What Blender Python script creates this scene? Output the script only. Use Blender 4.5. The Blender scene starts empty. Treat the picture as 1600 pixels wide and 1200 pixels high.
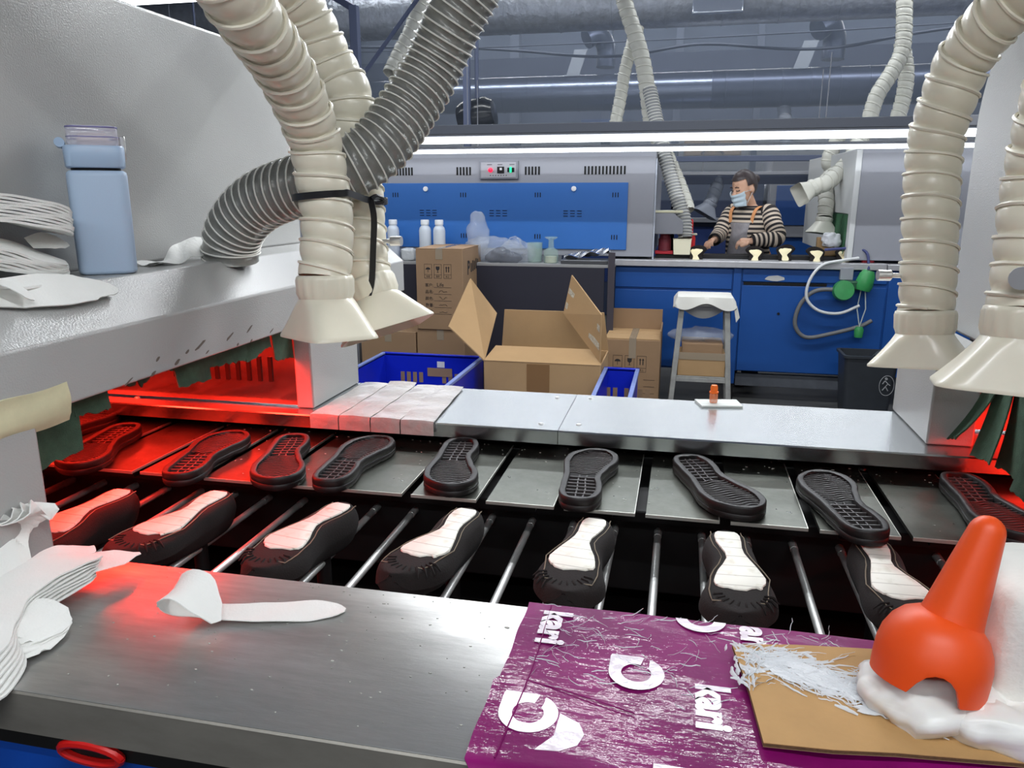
import bpy, bmesh, math, random
from mathutils import Vector, Matrix, noise as mnoise
random.seed(7)
sc = bpy.context.scene
COL = sc.collection
R = math.radians

# ------------------------------------------------------------------ camera
cd = bpy.data.cameras.new('camera'); cam = bpy.data.objects.new('camera', cd); COL.objects.link(cam)
cd.sensor_width = 36.0; cd.lens = 1202.0 / 1600 * 36; cd.clip_start = .02
cam.location = (0, 0, 1.4); cam.rotation_euler = (R(90 - 13.8), 0, R(12.3))
sc.camera = cam
# ------------------------------------------------------------------ world, exposure
w = bpy.data.worlds.new('world'); sc.world = w; w.use_nodes = True
w.node_tree.nodes['Background'].inputs[0].default_value = (.62, .72, .9, 1)
w.node_tree.nodes['Background'].inputs[1].default_value = .25
vs = sc.view_settings
vs.view_transform = 'Standard'; vs.look = 'None'; vs.gamma = 1; vs.use_curve_mapping = False
vs.exposure = 0.25
sc.cycles.max_bounces = 8; sc.cycles.transparent_max_bounces = 8
LAMP = 1.0      # scale of all tube lamps
HEAT = .75      # scale of the red heaters

# ------------------------------------------------------------------ materials
def lin(c):
    return tuple(((v / 255) / 12.92 if v / 255 <= .04045 else ((v / 255 + .055) / 1.055) ** 2.4) for v in c)
MATS = {}
def mat(name, col, rough=.5, metal=0., var=0., vscale=8., bump=0., bscale=150., coat=0., trans=0., alpha=1., emit=None, estr=0., spots=None, stretch=None, sub=0., ior=1.45, rvar=0.):
    """A procedural principled material. var: share by which noise darkens the colour, spots: (colour, threshold, scale) of stains."""
    if name in MATS: return MATS[name]
    m = bpy.data.materials.new(name); m.use_nodes = True; MATS[name] = m
    nt = m.node_tree; N = nt.nodes; L = nt.links; b = N['Principled BSDF']
    c = lin(col); I = b.inputs
    I['Base Color'].default_value = (*c, 1); I['Roughness'].default_value = rough; I['Metallic'].default_value = metal
    I['IOR'].default_value = ior
    if coat: I['Coat Weight'].default_value = coat; I['Coat Roughness'].default_value = .12
    if trans: I['Transmission Weight'].default_value = trans
    if alpha < 1: I['Alpha'].default_value = alpha
    if sub: I['Subsurface Weight'].default_value = sub; I['Subsurface Radius'].default_value = (.01, .01, .008)
    if emit: I['Emission Color'].default_value = (*lin(emit), 1); I['Emission Strength'].default_value = estr
    tc = N.new('ShaderNodeTexCoord'); vec = tc.outputs['Object']
    if stretch:
        mp = N.new('ShaderNodeMapping'); mp.inputs['Scale'].default_value = stretch; L.new(vec, mp.inputs['Vector']); vec = mp.outputs[0]
    last = None
    if var:
        n = N.new('ShaderNodeTexNoise'); n.inputs['Scale'].default_value = vscale; n.inputs['Detail'].default_value = 6; n.inputs['Roughness'].default_value = .65
        L.new(vec, n.inputs['Vector'])
        r = N.new('ShaderNodeValToRGB'); r.color_ramp.elements[0].position = .3; r.color_ramp.elements[1].position = .72
        r.color_ramp.elements[0].color = (*[v * (1 - var) for v in c], 1); r.color_ramp.elements[1].color = (*c, 1)
        L.new(n.outputs[0], r.inputs[0]); last = r.outputs[0]; L.new(last, I['Base Color'])
        if rvar:
            mr = N.new('ShaderNodeMapRange'); mr.inputs[1].default_value = .3; mr.inputs[2].default_value = .7
            mr.inputs[3].default_value = rough + rvar; mr.inputs[4].default_value = rough
            L.new(n.outputs[0], mr.inputs[0]); L.new(mr.outputs[0], I['Roughness'])
    if spots:
        scol, thr, ss = spots
        n2 = N.new('ShaderNodeTexNoise'); n2.inputs['Scale'].default_value = ss; n2.inputs['Detail'].default_value = 8; n2.inputs['Roughness'].default_value = .7
        L.new(tc.outputs['Object'], n2.inputs['Vector'])
        r2 = N.new('ShaderNodeValToRGB'); r2.color_ramp.elements[0].position = thr; r2.color_ramp.elements[1].position = min(1, thr + .06)
        L.new(n2.outputs[0], r2.inputs[0])
        mx = N.new('ShaderNodeMix'); mx.data_type = 'RGBA'
        L.new(r2.outputs[0], mx.inputs[0])
        if last: L.new(last, mx.inputs[6])
        else: mx.inputs[6].default_value = (*c, 1)
        mx.inputs[7].default_value = (*lin(scol), 1)
        L.new(mx.outputs[2], I['Base Color'])
    if bump:
        n3 = N.new('ShaderNodeTexNoise'); n3.inputs['Scale'].default_value = bscale; n3.inputs['Detail'].default_value = 3
        L.new(vec, n3.inputs['Vector'])
        bp = N.new('ShaderNodeBump'); bp.inputs['Strength'].default_value = bump; bp.inputs['Distance'].default_value = .01
        L.new(n3.outputs[0], bp.inputs['Height']); L.new(bp.outputs[0], I['Normal'])
    return m

M_GREY = mat('powder_coat_grey', (174, 174, 172), .24, bump=.13, bscale=380, var=.05, vscale=3)
M_GREYD = mat('powder_coat_grey_far', (150, 152, 160), .45, var=.05, vscale=2)
M_BLUE = mat('powder_coat_blue', (28, 82, 158), .42, var=.12, vscale=2.5)
M_BLUEP = mat('powder_coat_blue_panel', (52, 108, 182), .42, var=.06, vscale=2.5)
M_STEEL = mat('brushed_steel', (206, 206, 204), .34, .9, var=.34, vscale=9, bump=.03, bscale=90, stretch=(1, 6, 1), spots=((232, 232, 228), .70, 60), rvar=.12)
M_STRIP = mat('aluminium_sheet', (190, 194, 196), .26, 1, var=.08, vscale=3)
M_TRAY = mat('tray_steel', (122, 124, 116), .24, .96, var=.4, vscale=12, spots=((190, 190, 182), .66, 46), rvar=.16)
M_EDGE = mat('bright_edge', (215, 214, 205), .35, .8)
M_ROD = mat('chromed_rod', (222, 222, 220), .32, .6, var=.2, vscale=40)
M_BLACK = mat('black_metal', (20, 19, 20), .55, var=.3, vscale=12)
M_BED = mat('conveyor_bed', (24, 22, 23), .6, var=.3, vscale=10)
M_RED_IN = mat('heated_steel', (150, 140, 138), .3, .75, var=.2, vscale=6)
M_MIRROR = mat('mirror_steel', (206, 200, 198), .13, .95, var=.12, vscale=4)
M_GREEN = mat('green_curtain', (70, 98, 78), .85, var=.35, vscale=60, bump=.4, bscale=700)
M_CREAM = mat('cream_pvc', (232, 226, 206), .34, var=.10, vscale=7, spots=((120, 112, 98), .76, 26), coat=.25)
M_CREAMR = mat('cream_rib', (236, 230, 212), .4, var=.1, vscale=9)
M_CREAMF = mat('cream_pvc_far', (212, 211, 200), .5, var=.1, vscale=9)
M_GHOSE = mat('grey_film', (138, 138, 133), .3, .15, var=.3, vscale=30, bump=.25, bscale=45)
M_WIRE = mat('white_wire', (226, 225, 218), .45)
M_CHROME = mat('chrome', (232, 232, 232), .3, .85)
M_RUB = mat('black_rubber', (20, 17, 18), .5, bump=.05, bscale=300)
M_RUBT = mat('tread_rubber', (62, 58, 58), .3)
M_SUEDE = mat('black_suede', (27, 21, 20), .95, var=.4, vscale=24, bump=.14, bscale=420)
M_THREAD = mat('thread', (120, 108, 92), .9)
M_WHITE = mat('white_nonwoven', (238, 238, 234), .92, var=.05, vscale=16, bump=.12, bscale=350)
M_DARK = mat('dark_gap', (10, 10, 12), .8)
M_TUBE = mat('lamp_tube', (255, 255, 255), .4, emit=(246, 250, 255), estr=5.5)
M_TUBEC = mat('added_ceiling_tube', (255, 255, 255), .4, emit=(236, 244, 255), estr=14)  # strong glow for the unseen lamps added under the ceiling
M_HOUS = mat('lamp_housing', (104, 108, 116), .5)
M_CARD = mat('cardboard', (184, 150, 108), .8, var=.1, vscale=5, bump=.05, bscale=120)
M_CARDD = mat('cardboard_brown', (158, 128, 98), .8, var=.12, vscale=4)
M_TAPE = mat('clear_tape', (196, 184, 164), .12, alpha=.45, bump=.3, bscale=60)
M_INK = mat('black_ink', (48, 44, 44), .8)
M_FOIL = mat('foil_duct', (206, 212, 222), .34, .75, var=.3, vscale=14, bump=.8, bscale=22)
M_DUCTD = mat('galvanised_duct', (80, 88, 110), .32, .7, var=.2, vscale=6)  # duct metal with the hall's blue haze put into its colour
M_PLASTB = mat('blue_plastic', (20, 42, 190), .35, var=.08, vscale=10)
M_PLASTE = mat('worn_blue_edge', (126, 142, 200), .5, var=.2, vscale=30)
M_FILM = mat('clear_film', (205, 212, 222), .12, alpha=.3, bump=.5, bscale=30)
M_DARKNAVY = mat('dark_board', (44, 44, 56), .6, var=.1, vscale=5)
M_BEAM = mat('hazed_beam', (88, 97, 124), .6, var=.08, vscale=3)  # back-of-hall steel, blue haze put into the base colour

# ------------------------------------------------------------------ mesh helpers
def off(o):
    v = Vector((0, 0, 0))
    while o is not None: v += o.location; o = o.parent
    return v
def tag(o, label=None, cat=None, group=None, kind=None):
    if label: o['label'] = label
    if cat: o['category'] = cat
    if group: o['group'] = group
    if kind: o['kind'] = kind
    return o
def thing(name, label, cat, loc=(0, 0, 0), group=None, kind=None):
    o = bpy.data.objects.new(name, None); o.empty_display_size = .05; COL.objects.link(o); o.location = loc
    return tag(o, label, cat, group, kind)
def place(o, loc, rz=0, rx=0, ry=0, s=None):
    o.location = loc; o.rotation_euler = (rx, ry, rz)
    if s: o.scale = s
    return o
def dup(o, loc=None, rz=None, label=None, parent=None):
    c = o.copy(); COL.objects.link(c); c.parent = parent
    if loc is not None: c.location = loc
    if rz is not None: c.rotation_euler = (o.rotation_euler[0], o.rotation_euler[1], rz)
    if label: c['label'] = label
    for ch in o.children: dup(ch, parent=c)
    return c
def frames(pts):
    P = [Vector(p) for p in pts]; n = len(P); T = []
    for i in range(n):
        a = P[max(0, i - 1)]; b = P[min(n - 1, i + 1)]; T.append((b - a).normalized())
    u = T[0].orthogonal().normalized(); F = []
    for i in range(n):
        u = (u - T[i] * u.dot(T[i])).normalized(); F.append((P[i], T[i], u, T[i].cross(u)))
    return F
def smooth_path(pts, step):
    P = [Vector(p) for p in pts]; P = [P[0] * 2 - P[1]] + P + [P[-1] * 2 - P[-2]]; raw = []
    for i in range(1, len(P) - 2):
        for k in range(24):
            t = k / 24; a, b, c, d = P[i - 1], P[i], P[i + 1], P[i + 2]
            raw.append(.5 * ((2 * b) + (c - a) * t + (2 * a - 5 * b + 4 * c - d) * t * t + (3 * b - a - 3 * c + d) * t ** 3))
    raw.append(P[-2]); out = [raw[0]]; acc = 0; L = 0
    for a, b in zip(raw, raw[1:]): L += (b - a).length
    n = max(2, int(round(L / step))); st = L / n; need = st
    for a, b in zip(raw, raw[1:]):
        d = (b - a).length; pos = 0
        while d > 0 and acc + (d - pos) >= need - 1e-9 and len(out) < n:
            pos += need - acc; out.append(a.lerp(b, pos / d)); acc = 0
        acc += d - pos
    out.append(raw[-1]); return out
class MB:
    def __init__(s): s.v = []; s.f = []; s.mi = []
    def add(s, vs, fs, mi=0):
        k = len(s.v); s.v += [tuple(v) for v in vs]; s.f += [[i + k for i in f] for f in fs]; s.mi += [mi] * len(fs); return s
    def box(s, x0, x1, y0, y1, z0, z1, mi=0, mtx=None):
        vs = [Vector((x, y, z)) for z in (z0, z1) for y in (y0, y1) for x in (x0, x1)]
        if mtx is not None: vs = [mtx @ v for v in vs]
        return s.add(vs, [(0, 2, 3, 1), (4, 5, 7, 6), (0, 1, 5, 4), (2, 6, 7, 3), (0, 4, 6, 2), (1, 3, 7, 5)], mi)
    def prism(s, poly, fn, h0, h1, mi=0):
        """poly: 2-D outline; fn(u, v, h) -> point"""
        n = len(poly); vs = [fn(u, v, h0) for u, v in poly] + [fn(u, v, h1) for u, v in poly]
        fs = [tuple(range(n))[::-1], tuple(range(n, 2 * n))] + [(i, (i + 1) % n, n + (i + 1) % n, n + i) for i in range(n)]
        return s.add(vs, fs, mi)
    def loft(s, rings, cap=True, mi=0, closed=True):
        n = len(rings[0]); vs = [p for r in rings for p in r]; fs = []
        for j in range(len(rings) - 1):
            for i in range(n if closed else n - 1):
                a = j * n + i; b = j * n + (i + 1) % n; fs.append((a, b, b + n, a + n))
        if cap and closed: fs.append(tuple(range(n))[::-1]); fs.append(tuple(range((len(rings) - 1) * n, len(rings) * n)))
        return s.add(vs, fs, mi)
    def tube(s, pts, r, n=10, cap=True, mi=0, ell=1.):
        F = frames(pts); rings = []
        for k, (p, t, u, w_) in enumerate(F):
            rr = r(k) if callable(r) else (r[k] if isinstance(r, (list, tuple)) else r)
            rings.append([p + (u * math.cos(a) + w_ * math.sin(a) * ell) * rr for a in [2 * math.pi * i / n for i in range(n)]])
        return s.loft(rings, cap, mi)
    def lathe(s, prof, n=24, mtx=None, mi=0, cap=True):
        mtx = mtx or Matrix()
        return s.loft([[mtx @ Vector((r * math.cos(2 * math.pi * i / n), r * math.sin(2 * math.pi * i / n), z)) for i in range(n)] for r, z in prof], cap, mi)
    def sheet(s, fn, nu, nv, th=0., mi=0):
        """surface fn(u,v), u,v in 0..1, with thickness th along its normals"""
        P = [[Vector(fn(i / nu, j / nv)) for i in range(nu + 1)] for j in range(nv + 1)]
        def nor(j, i):
            a = P[j][min(nu, i + 1)] - P[j][max(0, i - 1)]; b = P[min(nv, j + 1)][i] - P[max(0, j - 1)][i]
            c = a.cross(b); return c.normalized() if c.length > 1e-12 else Vector((0, 0, 1))
        W = nu + 1; top = [P[j][i] for j in range(nv + 1) for i in range(W)]
        fs = [(j * W + i, j * W + i + 1, (j + 1) * W + i + 1, (j + 1) * W + i) for j in range(nv) for i in range(nu)]
        if not th: return s.add(top, fs, mi)
        bot = [P[j][i] - nor(j, i) * th for j in range(nv + 1) for i in range(W)]; K = len(top)
        fs += [tuple(K + q for q in f[::-1]) for f in fs]
        rim = [i for i in range(W)] + [j * W + nu for j in range(1, nv + 1)] + [nv * W + i for i in range(nu - 1, -1, -1)] + [j * W for j in range(nv - 1, 0, -1)]
        fs += [(a, K + a, K + b, b) for a, b in zip(rim, rim[1:] + rim[:1])]
        return s.add(top + bot, fs, mi)
    def build(s, name, m, parent=None, smooth=35, bevel=0., local=False, seg=2, sub=0):
        me = bpy.data.meshes.new(name); o = bpy.data.objects.new(name, me); COL.objects.link(o)
        if local: d = Vector((0, 0, 0))
        elif parent is not None: d = off(parent)
        else:
            xs = [v[0] for v in s.v]; ys = [v[1] for v in s.v]; zs = [v[2] for v in s.v]
            d = Vector(((min(xs) + max(xs)) / 2, (min(ys) + max(ys)) / 2, min(zs))); o.location = d
        me.from_pydata([(v[0] - d.x, v[1] - d.y, v[2] - d.z) for v in s.v], [], s.f)
        for q in (m if isinstance(m, (list, tuple)) else [m]): me.materials.append(q)
        if isinstance(m, (list, tuple)): me.polygons.foreach_set('material_index', s.mi)
        bm = bmesh.new(); bm.from_mesh(me); bmesh.ops.recalc_face_normals(bm, faces=bm.faces); bm.to_mesh(me); bm.free()
        if smooth:
            me.polygons.foreach_set('use_smooth', [True] * len(me.polygons)); me.set_sharp_from_angle(angle=R(smooth))
        me.update()
        if bevel:
            bv = o.modifiers.new('bevel', 'BEVEL'); bv.width = bevel; bv.segments = seg; bv.limit_method = 'ANGLE'; bv.angle_limit = R(40)
        if sub:
            sb = o.modifiers.new('sub', 'SUBSURF'); sb.levels = sub; sb.render_levels = sub
        if parent is not None: o.parent = parent
        return o
def bx(name, m, b, parent=None, bevel=.002, mtx=None, seg=2):
    return MB().box(*b, mtx=mtx).build(name, m, parent, bevel=bevel, seg=seg)
def struct(o): o['kind'] = 'structure'; return o
def text(name, s, m, parent, mtx, size, bold=0., ext=.0002, align='CENTER'):
    cu = bpy.data.curves.new('t', 'FONT'); cu.body = s; cu.size = size; cu.align_x = align; cu.align_y = 'CENTER'; cu.offset = bold; cu.extrude = ext; cu.resolution_u = 4
    to = bpy.data.objects.new('t', cu); COL.objects.link(to)
    dg = bpy.context.evaluated_depsgraph_get(); me = bpy.data.meshes.new_from_object(to.evaluated_get(dg))
    bpy.data.objects.remove(to); bpy.data.curves.remove(cu)
    me.name = name; o = bpy.data.objects.new(name, me); COL.objects.link(o)
    d = off(parent) if parent is not None else Vector((0, 0, 0))
    me.transform(Matrix.Translation(-d) @ mtx); me.materials.clear(); me.materials.append(m)
    if parent is not None: o.parent = parent
    return o
def area(name, loc, sx, sy, power, col=(1, 1, 1), rot=(0, 0, 0), parent=None, spread=180):
    l = bpy.data.lights.new(name, 'AREA'); l.shape = 'RECTANGLE'; l.size = sx; l.size_y = sy; l.energy = power; l.color = col; l.spread = R(spread)
    o = bpy.data.objects.new(name, l); COL.objects.link(o); o.rotation_euler = rot
    o.location = Vector(loc) - (off(parent) if parent is not None else Vector((0, 0, 0)))
    if parent is not None: o.parent = parent
    return o
# ================================================================== THE HALL
M_FLOOR = mat('grey_floor', (92, 92, 90), .5, var=.3, vscale=1.5)
M_WALL = mat('pale_wall', (186, 192, 204), .8, var=.08, vscale=1)
M_CEIL = mat('hazed_ceiling', (92, 103, 134), .8, var=.08, vscale=1)  # ceiling colour takes in the blue haze below it
struct(bx('floor', M_FLOOR, (-9, 9, -5, 14, -.1, 0), bevel=0))
struct(bx('ceiling', M_CEIL, (-9, 9, -5, 14, 4.2, 4.3), bevel=0))
struct(bx('wall_back', M_WALL, (-9, 9, 14, 14.1, 0, 4.2), bevel=0))
struct(bx('shade_sheet_1', mat('upper_wall_shade', (86, 97, 128), .7, var=.1, vscale=1), (-9, 9, 13.9, 13.995, 2.62, 4.19), bevel=0))  # added sheet; the dim blue of the upper hall is in its colour
struct(bx('wall_front', M_WALL, (-9, 9, -5.1, -5, 0, 4.2), bevel=0))
struct(bx('wall_left', M_WALL, (-9.1, -9, -5, 14, 0, 4.2), bevel=0))
struct(bx('wall_right', M_WALL, (9, 9.1, -5, 14, 0, 4.2), bevel=0))

# ------------------------------------------------------------------ tube lamps
def tube_lamp(label, x0, x1, y, z, power, group, h=.045, tubem=None, rail=.0):
    t = thing('tube_lamp', label, 'lamp', ((x0 + x1) / 2, y, z), group)
    bx('housing', M_HOUS, (x0, x1, y - h * .6, y + h * .6, z + h * .55, z + h * 1.2), t, .004)
    MB().tube([(x0 + .01, y, z), (x1 - .01, y, z)], h * .5, 12).build('tube', tubem or (M_TUBEC if z > 3 else M_TUBE), t)
    for x in (x0 + .3 * (x1 - x0), x0 + .7 * (x1 - x0)):
        MB().tube([(x, y, z + h), (x, y, 4.2 if z > 2 else z + .45)], .003, 5).build('suspension_wire', M_GREYD, t)
    area('lamp_light', (((x0 + x1) / 2), y, z - h * .62), x1 - x0 - .1, h, power * LAMP, (.94, .975, 1), parent=t)
    return t
# ================================================================== OVENS
def rounded_panel(y0, y1, z0, z1, r, n=10):
    """outline (y, z) of an oven end: square at the foot, rounded above"""
    o = [(y0, z0)]
    for k in range(n + 1):
        a = math.pi - k / n * math.pi / 2; o.append((y0 + r + r * math.cos(a), z1 - r + r * math.sin(a)))
    for k in range(n + 1):
        a = math.pi / 2 - k / n * math.pi / 2; o.append((y1 - r + r * math.cos(a), z1 - r + r * math.sin(a)))
    o.append((y1, z0)); return o
def X(x0, sg): return lambda d: x0 + sg * d

# ---- the oven whose end stands left of the open stretch of conveyor (end plane x = -0.76)
ovl = thing('heating_oven', 'pale grey heating oven with sloping ledge carrying the blue bottle', 'oven', (-1.6, 1.2, .95))
pf = lambda u, v, h: (h, u, v)
MB().prism(rounded_panel(.1, 1.835, 1.28, 1.722, .2), pf, -2.6, -.95).build('hood', M_GREY, ovl, 30, .006)
prof = [(-.76, 1.138), (-.76, 1.222), (-.83, 1.281), (-.955, 1.281), (-.955, 1.26), (-.845, 1.26), (-.785, 1.205), (-.785, 1.138)]
MB().prism(prof, lambda u, v, h: (u, h, v), .15, 2.06).build('ledge', M_GREY, ovl, 30, .003)
for y0, y1 in ((.5, .757), (1.475, 1.72)):
    bx('pillar', M_GREY, (-.80, -.76, y0, y1, .951, 1.15), ovl, .004)
bx('roof_plate', M_BLACK, (-2.6, -.86, .2, 2.0, 1.237, 1.257), ovl, 0)
bx('side_wall', M_RED_IN, (-2.6, -.8, .55, .57, .70, 1.235), ovl, 0)
bx('end_wall', M_RED_IN, (-2.6, -2.58, .5, 1.9, .70, 1.235), ovl, 0)
iw = bx('inner_wall', M_MIRROR, (-2.58, -.802, 1.482, 1.50, .955, 1.235), ovl, 0)
k = 0
for x in [-.86 - .026 * i for i in range(34)]:
    if k % 12 in (10, 11): k += 1; continue
    k += 1
    bx('vent_slot', M_BLACK, (x - .0045, x + .0045, 1.479, 1.4825, 1.005, 1.06), iw, 0)
# torn curtain strips under the beam: (y0, y1, bottom z at y0, bottom z at y1)
def curtain(parent, x, strips, ztop, seed, curl=.0, m=None):
    rnd = random.Random(seed)
    for (y0, y1, za, zb, cx) in strips:
        ph = rnd.random() * 6
        def fn(u, v):
            y = y0 + (y1 - y0) * u; zb_ = za + (zb - za) * u + (rnd.random() - .5) * .006 * (v > .97)
            z = ztop + (zb_ - ztop) * v
            return (x + cx * v * v + .004 * math.sin(ph + u * 5 + v * 2), y + curl * v * v * math.sin(ph), z)
        MB().sheet(fn, 14, 8, .0025).build('curtain_strip', m or M_GREEN, parent)
curtain(ovl, -.80, [(.757, .862, 1.050, 1.060, .0), (.855, .917, 1.108, 1.102, .008), (.915, .985, 1.130, 1.122, 0), (.985, 1.03, 1.118, 1.128, .004), (1.03, 1.085, 1.130, 1.122, 0), (1.08, 1.175, 1.094, 1.085, .004), (1.175, 1.29, 1.106, 1.096, 0), (1.285, 1.385, 1.094, 1.104, .003), (1.39, 1.475, 1.074, 1.062, 0)], 1.16, 3)
tape = MB().sheet(lambda u, v: (-.7575 + .0015 * math.sin(v * 7 + u * 5) - .025 * max(0, v - .8), .55 + .262 * u, 1.168 - .045 * v - .006 * u * v + .0015 * math.sin(u * 13)), 24, 10, -.005).build('foam_tape', mat('yellowed_foam_tape', (212, 206, 170), .7, var=.15, vscale=30), ovl)
tape['label'] = 'yellowed foam tape over the beam corner'
for k in range(12):   # scuffs where the coat is chipped
    y = .93 + .034 * k + random.uniform(-.02, .02); z = 1.141 + random.random() ** 2 * .03; l_ = random.uniform(.004, .018); h_ = random.uniform(.001, .0035)
    P = [(y + l_ * math.cos(a) * random.uniform(.6, 1), z + h_ * math.sin(a) + .35 * l_ * math.cos(a)) for a in [2 * math.pi * i / 9 for i in range(9)]]
    MB().prism(P, lambda u, v, h: (h, u, v), -.7602, -.7594).build('chipped_mark', mat('chip_brown', (104, 94, 86), .8), ovl, 0)
# red heaters inside the oven
for x in (-.92, -1.2, -1.6, -2.1):
    MB().tube([(x, .7, 1.20), (x, 1.5, 1.20)], .012, 8).build('heater_tube', mat('heater_red', (255, 40, 20), .4, emit=(255, 30, 14), estr=6), ovl)
    area('heater_light', (x, 1.2, 1.185), .12, .55, 7 * HEAT, (1, .025, .012), parent=ovl)

# ---- the oven on the other side (end plane x = 0.46)
ovr = thing('heating_oven', 'pale grey heating oven whose end wall rises behind the two cream hoses', 'oven', (1.4, 1.2, .95))
MB().prism(rounded_panel(.1, 1.74, 1.13, 1.722, .2), pf, .55, 2.4).build('hood', M_GREY, ovr, 30, .006)
for y0, y1 in ((.5, .757), (1.49, 1.735)):
    bx('pillar', M_GREY, (.46, .54, y0, y1, .951, 1.135), ovr, .004)
bx('curtain_rail', M_BLACK, (.535, .575, .757, 1.49, 1.112, 1.14), ovr, .002)
for y in (1.42, 1.25, 1.1): MB().lathe([(0, 0), (.005, 0), (.004, .004), (0, .005)], 10, Matrix.Translation((.535, y, 1.126)) @ Matrix.Rotation(R(-90), 4, 'Y')).build('bolt', M_CHROME, ovr)
bx('roof_plate', M_BLACK, (.58, 2.4, .2, 1.7, 1.10, 1.125), ovr, 0)
bx('side_wall', M_RED_IN, (.55, 2.4, .55, .57, .70, 1.1), ovr, 0)
bx('end_wall', M_RED_IN, (2.38, 2.4, .5, 1.7, .70, 1.1), ovr, 0)
bx('inner_wall', M_RED_IN, (.54, 2.38, 1.60, 1.62, .955, 1.1), ovr, 0)
curtain(ovr, .548, [(1.425, 1.49, .985, .965, -.055), (1.37, 1.445, .965, .955, -.03), (1.26, 1.385, .958, .948, -.005), (1.15, 1.275, .962, .955, -.03), (1.04, 1.165, .955, .94, .0), (.93, 1.05, .95, .935, -.01), (.80, .94, .95, .94, .0)], 1.125, 9, .016)
for x in (.80, 1.15, 1.55, 2.0):
    MB().tube([(x, .7, 1.08), (x, 1.5, 1.08)], .012, 8).build('heater_tube', MATS['heater_red'], ovr)
    area('heater_light', (x, 1.1, 1.065), .12, .8, 11 * HEAT, (1, .025, .012), parent=ovr)

# ================================================================== CONVEYOR
cv = thing('shoe_conveyor', 'black conveyor with square steel trays and a row of chromed rods', 'conveyor', (0, 1.1, 0))
bx('bed', M_BED, (-2.6, 2.4, .70, 1.58, .55, .60), cv, 0)
bx('side_rail', M_BLACK, (-2.6, 2.4, 1.50, 1.545, .60, .885), cv, .003)
bx('side_rail', M_BLACK, (-2.6, 2.4, .70, .74, .60, .90), cv, .003)
bx('tray_carrier', M_BLACK, (-2.6, 2.4, 1.26, 1.5, .845, .868), cv, .003)
bx('rod_carrier', M_BLACK, (-2.6, 2.4, 1.29, 1.34, .70, .842), cv, .003)
tr0 = None
for k in range(-19, 18):
    x0 = -.035 + .1325 * k
    if tr0 is None:
        m_ = MB().box(0, .1145, 0, .313, -.006, 0); tr0 = m_.build('tray', M_TRAY, None, 0, local=True)
        tr0.location = Vector((x0, 1.172, .9)) - cv.location; tr0.parent = cv
        e = MB().box(-.0006, .1151, -.0012, .0005, -.005, .0004).build('tray_edge', M_EDGE, None, 0, local=True); e.parent = tr0
        e = MB().box(.1140, .1151, 0, .30, -.004, .0004).build('tray_edge', M_EDGE, None, 0, local=True); e.parent = tr0
        e = MB().box(.04, .075, .05, .26, -.034, -.006).build('tray_block', M_BLACK, None, 0, local=True); e.parent = tr0
    else:
        t = dup(tr0, parent=cv); t.location = Vector((x0, 1.172, .9)) - cv.location
        t.location.z += random.uniform(-.001, .001)
rd0 = None
for k in range(-32, 31):
    x = -.016 + .0755 * k
    if rd0 is None:
        rd0 = MB().lathe([(0, -.3), (.0055, -.298), (.0062, -.29), (.0062, .28), (0, .28)], 10, Matrix.Rotation(R(-90), 4, 'X')).build('rod', M_ROD, None, 40, local=True)
        rd0.parent = cv; rd0.location = Vector((x, 1.03, .82)) - cv.location
        bz = MB().lathe([(0, .235), (.0068, .235), (.0068, .27), (0, .27)], 10, Matrix.Rotation(R(-90), 4, 'X')).build('rod_bushing', M_ROD, None, 40, local=True); bz.parent = rd0
    else:
        t = dup(rd0, parent=cv); t.location = Vector((x, 1.03, .82)) - cv.location
# ------------------------------------------------------------------ strip bench behind the trays
sb = thing('strip_bench', 'narrow aluminium sheet bench running behind the row of trays', 'bench', (0, 1.58, .6))
xs = [-2.6, -1.25, -.22, 2.4]
for a, b in zip(xs, xs[1:]):
    pr = [(1.432, .922), (1.430, .948), (1.433, .9505), (1.72, .9505), (1.723, .948), (1.723, .9), (1.721, .9), (1.721, .9475), (1.435, .9475), (1.434, .922)]
    MB().prism(pr, lambda u, v, h: (h, u, v), a + .0006, b - .0006).build('sheet_panel', M_STRIP, sb, 30)
for x, y in ((-.26, 1.47), (-.26, 1.68), (-.185, 1.48), (-.185, 1.69), (-1.2, 1.48), (-1.2, 1.68)):
    MB().lathe([(0, .9503), (.006, .9503), (.0045, .9525), (0, .953)], 12, Matrix.Translation((x, y, 0))).build('rivet', M_CHROME, sb)
bx('base', M_BLACK, (-2.6, 2.4, 1.56, 1.70, 0, .946), sb, 0)
for k in range(14):
    x = -1.3 + .151 * k
    MB().lathe([(0, 0), (.009, 0), (.007, .003), (0, .004)], 10, Matrix.Translation((x, 1.512, .887))).build('bolt_head', M_CHROME, sb)
# ------------------------------------------------------------------ near bench
nb = thing('work_bench', 'scratched stainless steel worktop with blue cabinet in the foreground', 'bench', (0, .63, 0))
pr = [(.518, .9465), (.518, .9495), (.520, .9505), (.765, .9505), (.768, .947), (.768, .86), (.765, .86), (.765, .9465)]
MB().prism(pr, lambda u, v, h: (h, u, v), -2.6, 2.4).build('steel_worktop', M_STEEL, nb, 30)
MB().prism([(.5165, .905), (.5165, .9470), (.5185, .9495), (.520, .9465), (.519, .905)], lambda u, v, h: (h, u, v), -2.6, 2.4).build('front_lip', mat('dull_steel_lip', (158, 154, 146), .42, .55, var=.3, vscale=7, stretch=(1, 1, 3)), nb, 30)
bx('cabinet', mat('cabinet_blue', (10, 74, 176), .4, var=.1, vscale=3), (-2.6, 2.4, .532, .70, 0, .882), nb, .003)
bx('dark_channel', M_BLACK, (-2.6, 2.4, .526, .69, .882, .946), nb, 0)
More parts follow.
